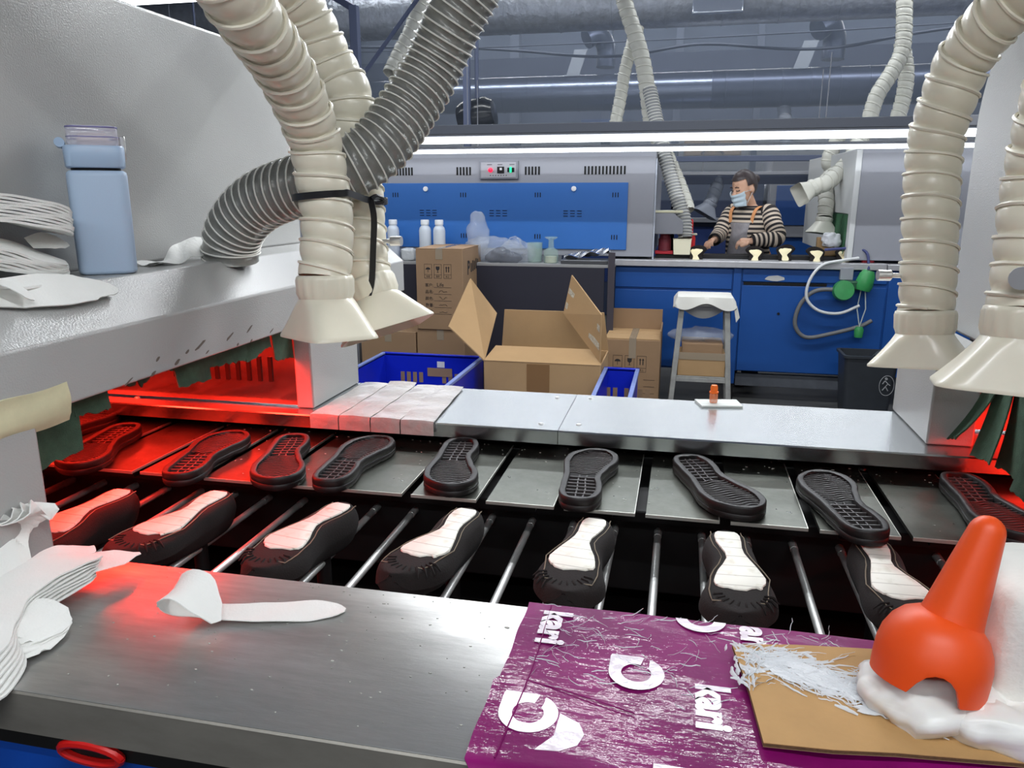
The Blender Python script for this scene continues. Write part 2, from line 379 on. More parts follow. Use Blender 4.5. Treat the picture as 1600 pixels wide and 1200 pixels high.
ring = [(-.52 + .032 * math.cos(a), .522 - .004 * math.sin(a), .889 + .013 * math.sin(a)) for a in [2 * math.pi * i / 24 for i in range(25)]]
MB().tube(ring, .0045, 8).build('red_ring_handle', mat('red_plastic', (200, 24, 22), .4), nb)
bx('paper_label', mat('label_white', (226, 226, 220), .7), (-.205, -.165, .5125, .5168, .9, .93), nb, 0)
# ================================================================== HOSES
def ribbed_hose(parent, path, r, seg, m_wall, m_rib, nside=24, rib=.0028, name='hose_wall', cup=True):
    """corrugated wall plus a spiral rib along a path"""
    step = seg / 8; P = smooth_path(path, step); F = frames(P); rings = []
    for k, (p, t, u, w_) in enumerate(F):
        ph = (k % 8) / 8; row = []
        for i in range(nside):
            a = 2 * math.pi * i / nside; q = (k / 8 + i / nside) % 1.0      # the corrugation climbs with the spiral
            if cup: rr = r * (.885 + .125 * math.sin(math.pi * (.16 + .84 * q / .84)) ** .55 if q < .83 else .885)
            else: rr = r * (1 - .065 * math.sin(math.pi * q))
            row.append(p + (u * math.cos(a) + w_ * math.sin(a)) * rr)
        rings.append(row)
    MB().loft(rings, False).build(name, m_wall, parent, 60)
    turns = (len(P) - 1) / 8; n = int(turns * nside); H = []
    for j in range(n):
        q = j / nside; kk = q * 8; i0 = min(int(kk), len(F) - 2); fr = kk - i0
        p = F[i0][0].lerp(F[i0 + 1][0], fr); u = F[i0][2].lerp(F[i0 + 1][2], fr); w_ = F[i0][3].lerp(F[i0 + 1][3], fr)
        a = -2 * math.pi * j / nside
        H.append(p + (u * math.cos(a) + w_ * math.sin(a)) * r * (1.0 if cup else 1.005))
    MB().tube(H, rib, 5).build('spiral_rib', m_rib, parent, 60)
    return F[-1]
def hood(parent, p, axis, rot, a, b, length, r, m, collar=.034, flip=.8):
    """fluted collar and a flared rectangular mouth pointing along axis"""
    axis = Vector(axis).normalized(); up = Vector((0, 0, 1))
    x = Vector((math.cos(rot), math.sin(rot), 0)); x = (x - axis * x.dot(axis)).normalized(); y = axis.cross(x)
    n = 64; p = Vector(p)
    def ring(d, f):
        return [p + axis * d + x * f(t)[0] + y * f(t)[1] for t in [2 * math.pi * i / n for i in range(n)]]
    flute = lambda rr: (lambda t: ((rr + .0013 * math.cos(16 * t)) * math.cos(t), (rr + .0013 * math.cos(16 * t)) * math.sin(t)))
    plain = lambda rr: (lambda t: (rr * math.cos(t), rr * math.sin(t)))
    MB().loft([ring(-.004, plain(r * .98)), ring(-.002, plain(r * 1.06)), ring(.004, flute(r * 1.08)), ring(collar * .75, flute(r * 1.07)), ring(collar, plain(r * 1.02))], False).build('collar', m, parent, 60)
    def sup(t, A, B, e):
        c, s = math.cos(t), math.sin(t); k = (abs(c) ** e + abs(s) ** e) ** (-1 / e); return (A * c * k, B * s * k)
    rings = []; N = 14
    for j in range(N + 1):
        q = j / N; g = q ** 1.25; e = 2 + 5 * q ** .8
        A = r * 1.01 + (a - r) * g; B = r * 1.01 + (b - r) * g
        rings.append(ring(collar + length * q, lambda t: sup(t, A, B, e)))
    inner = [[v + (p + axis * (collar + length) - v) * .03 - axis * .001 for v in rings[-1]]]
    mouth = rings + [[v + axis * .0035 for v in rings[-1]]] + inner
    for j in range(N - 1, -1, -1): 
        q = j / N; c = p + axis * (collar + length * q); inner.append([v + (c - v) * .04 for v in rings[j]])
    MB().loft(rings + [[v + axis * .003 for v in rings[-1]]] + inner, False).build('hood', m, parent, 60)
def knob(parent, p, d, l=.03, r=.009):
    d = Vector(d).normalized(); q = d.to_track_quat('Z', 'Y').to_matrix().to_4x4()
    kn = MB().lathe([(0, 0), (.004, 0), (.004, .014), (r * .7, .014), (r, .016), (r, .014 + l), (0, .014 + l)], 16, Matrix.Translation(p) @ q).build('clamp_knob', M_CHROME, parent, 40)
    return kn
PL1 = [(-.60, .68, 2.02), (-.592, .74, 1.88), (-.584, .804, 1.752), (-.574, .924, 1.674), (-.569, .988, 1.63), (-.582, 1.081, 1.595), (-.588, 1.153, 1.548), (-.589, 1.201, 1.49), (-.582, 1.207, 1.425), (-.575, 1.203, 1.359), (-.573, 1.189, 1.302), (-.574, 1.181, 1.268)]
h1 = thing('exhaust_hose', 'cream spiral hose with flared hood hanging in front, strapped with black tie', 'hose', (-.57, 1.16, 1.17), 'exhaust hoses over the near conveyor')
f = ribbed_hose(h1, PL1, .043, .038, M_CREAM, M_CREAMR)
hood(h1, f[0], (.03, -.06, -1), R(-40), .084, .058, .062, .043, M_CREAM)
PL2 = [(-.76, 1.0, 1.95), (-.713, 1.158, 1.804), (-.70, 1.257, 1.768), (-.665, 1.336, 1.715), (-.638, 1.375, 1.639), (-.606, 1.387, 1.575), (-.599, 1.392, 1.503), (-.592, 1.385, 1.429), (-.584, 1.368, 1.354), (-.571, 1.343, 1.285), (-.561, 1.336, 1.247)]
h2 = thing('exhaust_hose', 'cream spiral hose tucked behind the front one, its hood turned aside', 'hose', (-.53, 1.32, 1.17), 'exhaust hoses over the near conveyor')
f = ribbed_hose(h2, PL2, .043, .038, M_CREAM, M_CREAMR)
hood(h2, f[0], (.42, -.16, -1), R(40), .082, .056, .062, .043, M_CREAM)
knob(h2, (-.535, 1.345, 1.318), (1, 0, .02), .022)
PG = [(-.24, 1.385, 1.98), (-.302, 1.387, 1.856), (-.347, 1.391, 1.783), (-.40, 1.391, 1.706), (-.445, 1.393, 1.625), (-.483, 1.367, 1.554), (-.527, 1.323, 1.481), (-.581, 1.296, 1.44), (-.626, 1.29, 1.424), (-.691, 1.297, 1.410), (-.755, 1.308, 1.388), (-.805, 1.318, 1.352), (-.832, 1.328, 1.315), (-.838, 1.333, 1.2815)]
h3 = thing('wire_hose', 'dark grey film hose with white wire coil bending down onto the ledge', 'hose', (-.838, 1.333, 1.2815))
ribbed_hose(h3, PG, .053, .0165, M_GHOSE, M_WIRE, 28, .0016, cup=False)
PR1 = [(.53, 1.2, 1.95), (.509, 1.259, 1.775), (.475, 1.299, 1.712), (.446, 1.345, 1.667), (.429, 1.376, 1.639), (.412, 1.404, 1.599), (.402, 1.412, 1.553), (.393, 1.418, 1.5), (.391, 1.414, 1.445), (.391, 1.396, 1.375), (.393, 1.371, 1.274), (.392, 1.356, 1.215)]
h4 = thing('exhaust_hose', 'cream spiral hose arching down to a hood over the grey pillar', 'hose', (.39, 1.34, 1.13), 'exhaust hoses over the near conveyor')
f = ribbed_hose(h4, PR1, .042, .036, M_CREAM, M_CREAMR)
hood(h4, f[0], (.04, -.1, -1), R(-22), .078, .058, .05, .042, M_CREAM)
knob(h4, (.352, 1.372, 1.272), (-1, -.1, 0), .022)
PR2 = [(.47, 1.0, 1.9), (.443, 1.051, 1.675), (.434, 1.066, 1.574), (.432, 1.091, 1.508), (.43, 1.102, 1.427), (.424, 1.085, 1.365), (.422, 1.072, 1.315), (.418, 1.063, 1.285), (.417, 1.057, 1.262)]
h5 = thing('exhaust_hose', 'cream spiral hose cut by the picture edge, hood above the torn green curtain', 'hose', (.41, 1.03, 1.17), 'exhaust hoses over the near conveyor')
f = ribbed_hose(h5, PR2, .042, .036, M_CREAM, M_CREAMR)
hood(h5, f[0], (-.05, -.1, -1), R(-12), .088, .06, .064, .042, M_CREAM)
knob(h5, (.40, 1.035, 1.305), (-.4, -1, 0), .012, .0135)
# black plastic tie round both hoses, its tail hanging down
ctr = [(-.583, 1.207, 1.398), (-.586, 1.377, 1.396)]; loop = []
for a in range(0, 181, 12): loop.append((ctr[0][0] + .0475 * math.cos(R(180 + a)), ctr[0][1] + .0475 * math.sin(R(180 + a)), 1.399 - .004 * math.cos(R(a))))
loop += [(-.538, 1.29, 1.392), (-.54, 1.37, 1.387)]
for a in range(0, 181, 15): loop.append((ctr[1][0] + .047 * math.cos(R(a)), ctr[1][1] + .047 * math.sin(R(a)), 1.388 + .01 * a / 180))
loop += [(-.632, 1.29, 1.402), loop[0]]
st = thing('black_tie', 'flat black tie lashing the two cream hoses together', 'tie', (-.56, 1.27, 1.23))
def ribbon(parent, pts, wdt, th, name, m, side=None):
    P = smooth_path(pts, .008); rr = []
    for k, (p, t, u, w_) in enumerate(frames(P)):
        s = Vector((0, 0, 1)) if side is None else Vector(side); s = (s - t * s.dot(t)).normalized(); n = t.cross(s)
        rr.append([p + s * wdt + n * th, p - s * wdt + n * th, p - s * wdt - n * th, p + s * wdt - n * th])
    return MB().loft(rr).build(name, m, parent, 40)
M_TIE = mat('black_tie', (26, 26, 30), .35, var=.2, vscale=60)
ribbon(st, loop, .0055, .0009, 'tie_loop', M_TIE)
ribbon(st, [(-.536, 1.30, 1.392), (-.531, 1.298, 1.36), (-.534, 1.296, 1.31), (-.538, 1.292, 1.25), (-.547, 1.288, 1.215)], .0055, .0009, 'tie_tail', M_TIE, (1, 0, 0))
MB().tube(smooth_path([(-.536, 1.30, 1.394), (-.53, 1.31, 1.398), (-.523, 1.325, 1.392), (-.527, 1.318, 1.386), (-.538, 1.305, 1.388)], .004), .0042, 8).build('tie_knot', M_TIE, st, 60)
# ================================================================== SOLES AND LASTS
def interp(kn, s):
    for (a, va), (b, vb) in zip(kn, kn[1:]):
        if s <= b:
            t = (s - a) / (b - a) if b > a else 0; t = t * t * (3 - 2 * t) if .03 < a < .9 else t
            return va + (vb - va) * t
    return kn[-1][1]
WK = [(0, 0), (.008, .013), (.03, .0225), (.07, .030), (.14, .0345), (.27, .0345), (.42, .0315), (.56, .0375), (.70, .0465), (.80, .0475), (.89, .0415), (.945, .031), (.98, .018), (.995, .008), (1, 0)]
CK = [(0, 0), (.2, 0), (.42, .0045), (.6, .002), (.8, -.004), (1, -.010)]
SS = [0, .004, .012, .03, .06, .1, .15, .22, .3, .38, .46, .54, .62, .7, .77, .83, .885, .93, .962, .985, .996, 1]
def outline(L=.262, inset=0., wk=WK, mir=1, scale=1.):
    A = []; B = []
    for s in SS:
        w_ = max(0, interp(wk, s) * scale - inset); c = interp(CK, s) * mir
        y = (s - .5) * L
        y = max(-(L / 2 - inset), min(L / 2 - inset, y))
        A.append((c - w_, y)); B.append((c + w_, y))
    return A[:-1] + [((A[-1][0] + B[-1][0]) / 2, A[-1][1])] + B[-2:0:-1]
def half(s, mir, inset, scale=1.):
    w_ = interp(WK, s) * scale - inset; c = interp(CK, s) * mir; return c - w_, c + w_
def make_sole(mir, label):
    t = thing('shoe_sole', label, 'sole', (0, 0, 0), 'rubber soles on the trays')
    o = outline(); i = [(x, y) for x, y in outline(inset=.010, mir=1)]
    if mir < 0: o = [(-x, y) for x, y in o]; i = [(-x, y) for x, y in i]
    Z = lambda pts, z: [(x, y, z) for x, y in pts]
    o2 = [(x * 1.03, y * 1.008) for x, y in o]; o3 = [(x * .97, y * .992) for x, y in o]; i2 = [(x * 1.04, y * 1.01) for x, y in i]
    MB().loft([Z(o3, 0), Z(o2, .004), Z(o2, .010), Z(o, .011), Z(o2, .0125), Z(o2, .021), Z(o, .0245), Z(o3, .025), Z(i2, .0245), Z(i, .0235), Z(i, .009)], True).build('rim', M_RUB, t, 50, local=True)
    r = MB()
    for k in range(15):                                   # wavy forefoot ribs
        s = .50 + .032 * k
        a, b = half(min(s, .97), mir, .010)
        if b - a < .02: continue
        n = 16; pts = []
        for q in range(n + 1):
            u = q / n; x = a + (b - a) * u; pts.append((x, (s - .5) * .262 + .0032 * math.sin(u * 3 * math.pi + k * .2), .0195))
        r.tube(pts, .0014, 4)
    for k in range(7):                                    # heel grid
        s = .08 + .058 * k; a, b = half(s, mir, .010); y = (s - .5) * .262
        r.box(a, b, y - .0014, y + .0014, .010, .0195)
    for fx in (.36, .64):
        pts = []
        for q in range(9):
            s = .04 + .055 * q; a, b = half(s, mir, .010); pts.append((a + (b - a) * fx, (s - .5) * .262, .0175))
        r.tube(pts, .0016, 4)
    r.build('tread_ribs', M_RUBT, t, 40, local=True)
    return t
SL = {}
def sole(x, y, ang, toe_near, mir, label):
    """ang: heading of the far-to-near axis in degrees"""
    key = mir
    if key not in SL: SL[key] = o = make_sole(mir, label)
    else: o = dup(SL[key]); o['label'] = label
    place(o, (x, y, .9012), R(ang - 90) if toe_near else R(ang + 90)); return o
sole(-1.108, 1.248, -76.5, True, 1, 'black sole lying deepest inside the red-lit oven mouth, grid end away')
sole(-.873, 1.245, -80, False, -1, 'red-lit black sole in front of the mirrored oven wall, wavy ribs towards the bench behind')
sole(-.716, 1.256, -72, True, 1, 'black sole half in red light just beyond the oven pillar, wavy ribs towards the rods')
sole(-.584, 1.275, -88, False, -1, 'black sole on the tray where red light fades out')
sole(-.392, 1.298, -81.6, True, 1, 'black sole below the white taped cover end, wavy ribs towards the rods')
sole(-.146, 1.285, -89.3, False, -1, 'black sole squarely in the middle of the trays, grid end towards the rods')
sole(.072, 1.294, -69.3, True, 1, 'black sole slanting across two trays below the orange-capped vial')
sole(.271, 1.25, -79.8, False, -1, 'black sole above the partly hidden shoe last, its wide end away')
sole(.498, 1.29, -87, True, 1, 'black sole glowing red beside the orange spout tip')
sole(-1.262, 1.34, -84, False, -1, 'black sole hidden mostly behind the green curtain strip')
sole(-1.5, 1.27, -80, True, 1, 'black sole far inside the red oven')

def make_last(mir, variant, label):
    t = thing('lasted_shoe', label, 'shoe', (0, 0, 0), 'lasted shoes on the rods')
    L = .25; rings = []; rnd = random.Random(variant)
    S = [.0, .012, .04, .08, .14, .22, .32, .42, .52, .62, .72, .80, .87, .925, .965, .99, 1.0]
    # section (width factor, depth): insole edge, margin, side, underside
    for s in S:
        w_ = max(.002, interp(WK, s)) * (1.04 + .06 * max(0, s - .5)); c = interp(CK, s) * mir; y = (s - .5) * L
        h = .068 - .024 * max(0, (s - .35) / .65) ** 1.2
        endk = min(1, math.sqrt(max(0, min(s, 1 - s)) / .05))
        row = []
        for (f, d) in ((.0, .001), (.5, .0005), (.72, 0), (.9, -.004), (1.02, -.013), (1.06, -.03), (.98, -.52), (.74, -.85), (.36, -1), (0, -1.02)):
            z = d if d > -.1 else d * h; row.append((f, z))
        pts = []
        e = 1.0
        sg = -1 if s > .5 else 1
        for f, z in row: pts.append((c + f * w_, y - (1 - endk) * 0 , z * (endk if z < -.02 else 1)))
        for f, z in row[-2:0:-1]: pts.append((c - f * w_, y, z * (endk if z < -.02 else 1)))
        # the toe and heel bulge outwards below the margin
        if s in (0, .012, .04) or s >= .965:
            bul = .010 if s >= .965 else .007; sgn = 1 if s > .5 else -1
            pts = [(x, yy + sgn * bul * min(1, max(0, -z) / .02) , z) for x, yy, z in pts]
        rings.append(pts)
    MB().loft(rings).build('upper', M_SUEDE, t, 70, local=True, sub=1)
    # white insole board, ragged towards the toe
    poly = []
    IK = [(.04, .0125), (.06, .0165), (.1, .019), (.18, .0185), (.26, .0155), (.33, .0135), (.4, .0155), (.48, .022), (.56, .029), (.63, .0335), (.68, .034), (.715, .031)]
    for s, w_ in IK: poly.append((interp(CK, s) * mir * 1.4, w_, (s - .5) * L))
    A = [(c - w_, y) for c, w_, y in poly]; B = [(c + w_, y) for c, w_, y in poly]
    c, w_, y = poly[-1]; tip = []
    for q in range(1, 12): 
        a = math.pi * q / 12; tip.append((c - w_ * math.cos(a), y + .013 * math.sin(a) + rnd.uniform(-.0045, .0025)))
    ol = A + tip + B[::-1]
    wn = MB(); nn = len(ol)
    wn.loft([[(x * 1.0, yy, -.002) for x, yy in ol], [(x, yy, .0022) for x, yy in ol], [(x * .96, yy * .985, .0030) for x, yy in ol]])
    wn.build('insole_board', M_INS, t, 60, local=True)
    # stitch line
    pts = []
    for sd in (-1, 1):
        for s in (SS[3:17] if sd < 0 else SS[16:2:-1]):
            w_ = interp(IK, s) + .006 if s < .73 else interp(WK, s) * .8; c = interp(CK, s) * mir * 1.3; pts.append((c + sd * w_, (s - .5) * L, .0005 - .0008))
    MB().tube(pts, .0009, 4).build('stitching', M_THREAD, t, 60, local=True)
    for k in range(11):                                   # pleats gathered round the toe
        a = math.pi * (k + .5) / 11; w0 = interp(WK, .85)
        p = [(-w0 * .60 * math.cos(a), (.80 - .5) * L + .024 * math.sin(a), .0012), (-w0 * .85 * math.cos(a), (.80 - .5) * L + .034 * math.sin(a), .0002), (-w0 * 1.05 * math.cos(a), (.80 - .5) * L + .043 * math.sin(a), -.008)]
        MB().tube(p, [.0012, .0022, .0008], 5).build('pleat', M_SUEDE, t, 60, local=True)
    MB().lathe([(0, -.30), (.012, -.30), (.012, -.05), (0, -.05)], 10, Matrix.Translation((0, -.05, 0))).build('last_post', M_BLACK, t, 40, local=True)
    return t
def insole_mat():
    m = bpy.data.materials.new('insole_board'); m.use_nodes = True; nt = m.node_tree; N = nt.nodes; L = nt.links; b = N['Principled BSDF']
    tc = N.new('ShaderNodeTexCoord'); wv = N.new('ShaderNodeTexWave'); wv.bands_direction = 'Y'; wv.inputs['Scale'].default_value = 11; wv.inputs['Distortion'].default_value = .8; wv.inputs['Detail'].default_value = 1
    L.new(tc.outputs['Object'], wv.inputs['Vector'])
    r = N.new('ShaderNodeValToRGB'); r.color_ramp.elements[0].position = 0; r.color_ramp.elements[0].color = (*lin((186, 182, 172)), 1); r.color_ramp.elements[1].position = .022; r.color_ramp.elements[1].color = (*lin((232, 230, 220)), 1)
    L.new(wv.outputs[0], r.inputs[0])
    n = N.new('ShaderNodeTexNoise'); n.inputs['Scale'].default_value = 45; n.inputs['Detail'].default_value = 6; L.new(tc.outputs['Object'], n.inputs['Vector'])
    r2 = N.new('ShaderNodeValToRGB'); r2.color_ramp.elements[0].position = .55; r2.color_ramp.elements[0].color = (1, 1, 1, 1); r2.color_ramp.elements[1].position = .75; r2.color_ramp.elements[1].color = (.72, .70, .62, 1)
    L.new(n.outputs[0], r2.inputs[0]); mx = N.new('ShaderNodeMix'); mx.data_type = 'RGBA'; mx.blend_type = 'MULTIPLY'; mx.inputs[0].default_value = 1
    L.new(r.outputs[0], mx.inputs[6]); L.new(r2.outputs[0], mx.inputs[7]); L.new(mx.outputs[2], b.inputs['Base Color']); b.inputs['Roughness'].default_value = .6
    return m
M_INS = insole_mat()
LS = {}
def last(x, y, ang, mir, label):
    if mir not in LS: LS[mir] = o = make_last(mir, 3 + mir, label)
    else: o = dup(LS[mir]); o['label'] = label
    place(o, (x, y, .893), R(ang - 90)); return o
last(-.945, .985, -92, 1, 'upturned lasted shoe half hidden by the near oven pillar')
last(-.778, 1.014, -94.5, -1, 'upturned lasted shoe with insole glowing pink in the red light')
last(-.554, 1.010, -99, 1, 'upturned black suede shoe between red light and shade')
last(-.341, 1.032, -98.7, -1, 'upturned black suede shoe nearest the steel corner of the worktop')
last(-.125, 1.037, -96.5, 1, 'upturned black suede shoe in the middle of the rods')
last(.096, 1.030, -86.2, -1, 'upturned black suede shoe beside the purple sheet, hourglass white insole')
last(.305, 1.050, -87.6, 1, 'upturned black suede shoe partly behind the orange spout')
last(.52, 1.04, -86, -1, 'upturned lasted shoe at the far end of the rods by the white block')
# ================================================================== THINGS ON THE NEAR BENCH
# ---- purple printed corrugated sheet taped over the worktop
def purple_mat():
    m = bpy.data.materials.new('purple_print'); m.use_nodes = True; nt = m.node_tree; N = nt.nodes; L = nt.links; b = N['Principled BSDF']
    tc = N.new('ShaderNodeTexCoord'); n = N.new('ShaderNodeTexNoise'); n.inputs['Scale'].default_value = 9; n.inputs['Detail'].default_value = 5
    L.new(tc.outputs['Object'], n.inputs['Vector']); r = N.new('ShaderNodeValToRGB')
    r.color_ramp.elements[0].position = .3; r.color_ramp.elements[0].color = (*lin((104, 10, 80)), 1); r.color_ramp.elements[1].position = .7; r.color_ramp.elements[1].color = (*lin((140, 16, 106)), 1)
    L.new(n.outputs[0], r.inputs[0])
    n2 = N.new('ShaderNodeTexNoise'); n2.inputs['Scale'].default_value = 26; n2.inputs['Detail'].default_value = 9; n2.inputs['Roughness'].default_value = .75; n2.inputs['Distortion'].default_value = 1.6
    L.new(tc.outputs['Object'], n2.inputs['Vector']); r2 = N.new('ShaderNodeValToRGB'); r2.color_ramp.elements[0].position = .70; r2.color_ramp.elements[1].position = .86
    r2.color_ramp.elements[1].color = (.35, .35, .35, 1); L.new(n2.outputs[0], r2.inputs[0])
    mx = N.new('ShaderNodeMix'); mx.data_type = 'RGBA'; L.new(r2.outputs[0], mx.inputs[0]); L.new(r.outputs[0], mx.inputs[6]); mx.inputs[7].default_value = (*lin((196, 150, 184)), 1)
    L.new(mx.outputs[2], b.inputs['Base Color']); b.inputs['Roughness'].default_value = .5; b.inputs['Specular IOR Level'].default_value = .15; b.inputs['Coat Weight'].default_value = .28; b.inputs['Coat Roughness'].default_value = .05
    mp = N.new('ShaderNodeMapping'); mp.inputs['Scale'].default_value = (14, 75, 30); L.new(tc.outputs['Object'], mp.inputs['Vector'])
    wv = N.new('ShaderNodeTexNoise'); wv.inputs['Scale'].default_value = 1; wv.inputs['Detail'].default_value = 5; L.new(mp.outputs[0], wv.inputs['Vector'])
    n3 = N.new('ShaderNodeTexNoise'); n3.inputs['Scale'].default_value = 60; n3.inputs['Detail'].default_value = 4; L.new(tc.outputs['Object'], n3.inputs['Vector'])
    ad = N.new('ShaderNodeMath'); ad.operation = 'ADD'; L.new(wv.outputs[0], ad.inputs[0]); L.new(n3.outputs[0], ad.inputs[1])
    bp = N.new('ShaderNodeBump'); bp.inputs['Strength'].default_value = .4; bp.inputs['Distance'].default_value = .0015; L.new(ad.outputs[0], bp.inputs['Height']); L.new(bp.outputs[0], b.inputs['Normal'])
    L.new(bp.outputs[0], b.inputs['Coat Normal'])
    return m
M_PUR = purple_mat()
M_PRINT = mat('white_print', (226, 214, 224), .22, var=.06, vscale=40, bump=.2, bscale=60, coat=.5)
pu = thing('purple_sheet', 'glossy purple printed cardboard sheet covering the steel worktop', 'cardboard', (.2, .64, .9505))
def pfn(u, v):
    x = -.148 + .598 * u; s = v * .395
    if s < .258: y = .770 - s; z = .9545 + .0012 * math.sin(x * 37 + y * 20) * (1 if .02 < s < .24 else .3)
    else:
        q = s - .258; y = .512 - .001 - .01 * (1 - math.exp(-q * 60)); z = .9545 - q
    if u == 0: x += .0008 * math.sin(v * 31) - (.005 if .36 < v < .66 else 0)
    return (x, y, z)
MB().sheet(pfn, 60, 56, -.003).build('printed_face', M_PUR, pu, 50)
def ring_logo(cx, cy, r, rot, clip=None, a0=62, a1=-284):
    vs = []; n = 60
    for k in range(n + 1):
        a = R(a0 + (a1 - a0) * k / n); c, s = math.cos(a), math.sin(a); d = math.degrees(a) % 360
        ro = r / max(abs(c), abs(s)) if 90 <= d <= 180 else r
        if 80 < d < 90: ro = r
        tw = k / n; ri = r * (.50 + .05 * math.sin(tw * 3)) if k > 4 else r * (.5 + .44 * (1 - k / 4) ** 1.2)
        for rr in (ro, ri):
            X_, Y_ = rr * c, rr * s; vs.append((cx + X_ * math.cos(rot) - Y_ * math.sin(rot), cy + X_ * math.sin(rot) + Y_ * math.cos(rot)))
    if clip: vs = [(x, min(y, clip)) for x, y in vs]
    return MB().loft([[(x, y, .9560) for x, y in vs[0::2]], [(x, y, .9560) for x, y in vs[1::2]]], False, closed=False)
for (cx, cy, r, rot, cl) in ((-.022, .660, .0265, 0, None), (-.112, .581, .0265, 0, None), (.040, .772, .0265, 0, .7685), (.165, .66, .0265, 0, None)):
    ring_logo(cx, cy, r, rot, cl).build('printed_ring', M_PRINT, pu, 50)
lf = [(-.084 + .0, .585), (-.066, .576), (-.060, .562), (-.064, .548), (-.078, .538), (-.098, .536), (-.085, .556)]
MB().prism(lf, lambda u, v, h: (u, v, h), .9552, .9560).build('printed_leaf', M_PRINT, pu)
TX = lambda x, y: Matrix.Translation((x, y, .9560)) @ Matrix.Rotation(R(-90), 4, 'Z')
text('printed_word', 'kari', M_PRINT, pu, TX(-.113, .722), .042, .0018)
text('printed_word', 'kari', M_PRINT, pu, TX(.047, .623), .042, .0018)
text('printed_word', 'ari', M_PRINT, pu, TX(.094, .744), .042, .0018)
text('printed_word', 'k', M_PRINT, pu, TX(.013, .531), .042, .0018)
for k in range(5):      # tape seams and creases
    x = -.118 + .05 * k * (1 if k else 0)
    y0 = random.uniform(.52, .6)
for (a, b) in (((-.122, .765), (-.128, .52)), ((-.128, .628), (-.02, .60))):
    P = smooth_path([(a[0], a[1], .9555), ((a[0] + b[0]) / 2 + .004, (a[1] + b[1]) / 2, .9562), (b[0], b[1], .9555)], .01)
    MB().tube(P, .0007, 5).build('film_crease', M_PUR, pu, 60)
# ---- brown cardboard offcut with dried glue
bc = [(.069, .717), (.0745, .68), (.080, .642), (.086, .574), (.14, .576), (.189, .583), (.30, .596), (.45, .612), (.45, .748), (.30, .742), (.201, .735), (.13, .727)]
br = thing('brown_offcut', 'piece of brown cardboard smeared with dried white glue', 'cardboard', (.28, .66, .957))
MB().prism(bc, lambda u, v, h: (u, v, h + .004 * math.sin(u * 9)), .9570, .9575).build('lower_liner', M_CARDD, br, 30)
rr = []
for k in range(70):
    pass
MB().prism(bc, lambda u, v, h: (u * .998 + .0004, v * .998 + .0012, h + .004 * math.sin(u * 9)), .9575, .9605).build('fluting', mat('card_edge', (110, 84, 56), .9, var=.5, vscale=300), br, 30)
MB().prism(bc, lambda u, v, h: (u, v, h + .004 * math.sin(u * 9)), .9605, .9612).build('upper_liner', mat('card_top', (190, 150, 98), .75, var=.14, vscale=18, bump=.08, bscale=90), br, 30)
zc = lambda x: .9614 + .004 * math.sin(x * 9)
M_GLUE = mat('dried_glue', (232, 236, 240), .4, var=.06, vscale=60, alpha=.8)
M_GLUEF = mat('glue_film', (226, 232, 238), .35, alpha=.55)
g = MB(); rg = random.Random(11)
def strand(mb, x, y, a, l, w_, z0, wob=.9):
    p = []; n = 5
    for k in range(n + 1):
        p.append((x, y, z0(x) + rg.uniform(0, .0012))); a += rg.uniform(-wob, wob) * .5; x += math.cos(a) * l / n; y += math.sin(a) * l / n
    mb.tube(p, [w_ * (.5 + .5 * math.sin(math.pi * k / n)) for k in range(n + 1)], 4, ell=.4)
for k in range(620):
    t = rg.random(); x = .085 + .13 * t + rg.gauss(0, .012); y = .700 - .055 * t + rg.gauss(0, .013)
    if not (.076 < x < .24 and .60 < y < .722): continue
    strand(g, x, y, rg.uniform(-.9, .5), rg.uniform(.008, .036), rg.uniform(.00025, .0008) * (2.5 if rg.random() < .1 else 1), zc)
for k in range(60): strand(g, .074 + rg.gauss(.006, .006), rg.uniform(.64, .712), rg.uniform(1, 2.2), rg.uniform(.008, .02), rg.uniform(.0005, .0022), zc)
for k in range(46):
    t = rg.random(); x = .10 + .12 * t + rg.gauss(0, .010); y = .690 - .05 * t + rg.gauss(0, .010)
    if not (.085 < x < .235 and .61 < y < .715): continue
    a0 = rg.uniform(-.7, .3); ra = rg.uniform(.004, .012); P = []
    for q in range(12):
        a = 2 * math.pi * q / 12; rr_ = ra * rg.uniform(.55, 1.1); u_, v_ = rr_ * math.cos(a) * 1.5, rr_ * math.sin(a) * .6
        P.append((x + u_ * math.cos(a0) - v_ * math.sin(a0), y + u_ * math.sin(a0) + v_ * math.cos(a0)))
    zz = zc(x) + rg.uniform(0, .0008); g.prism(P, lambda u, v, h: (u, v, h), zz, zz + .0005)
tag(g.build('glue_smear', M_GLUE, None, 60), 'stringy white glue dried over the brown cardboard', 'glue', kind='stuff')
g2 = MB()
for k in range(170):
    x = rg.uniform(-.13, .2); y = rg.uniform(.62, .765)
    if x > .06 and y < .73: continue
    strand(g2, x, y, rg.uniform(-1.2, 1.2), rg.uniform(.008, .035), rg.uniform(.00015, .0006), lambda x: .9555)
tag(g2.build('glue_threads', M_GLUEF, None, 60), 'thin glue threads stuck across the purple sheet', 'glue', kind='stuff')
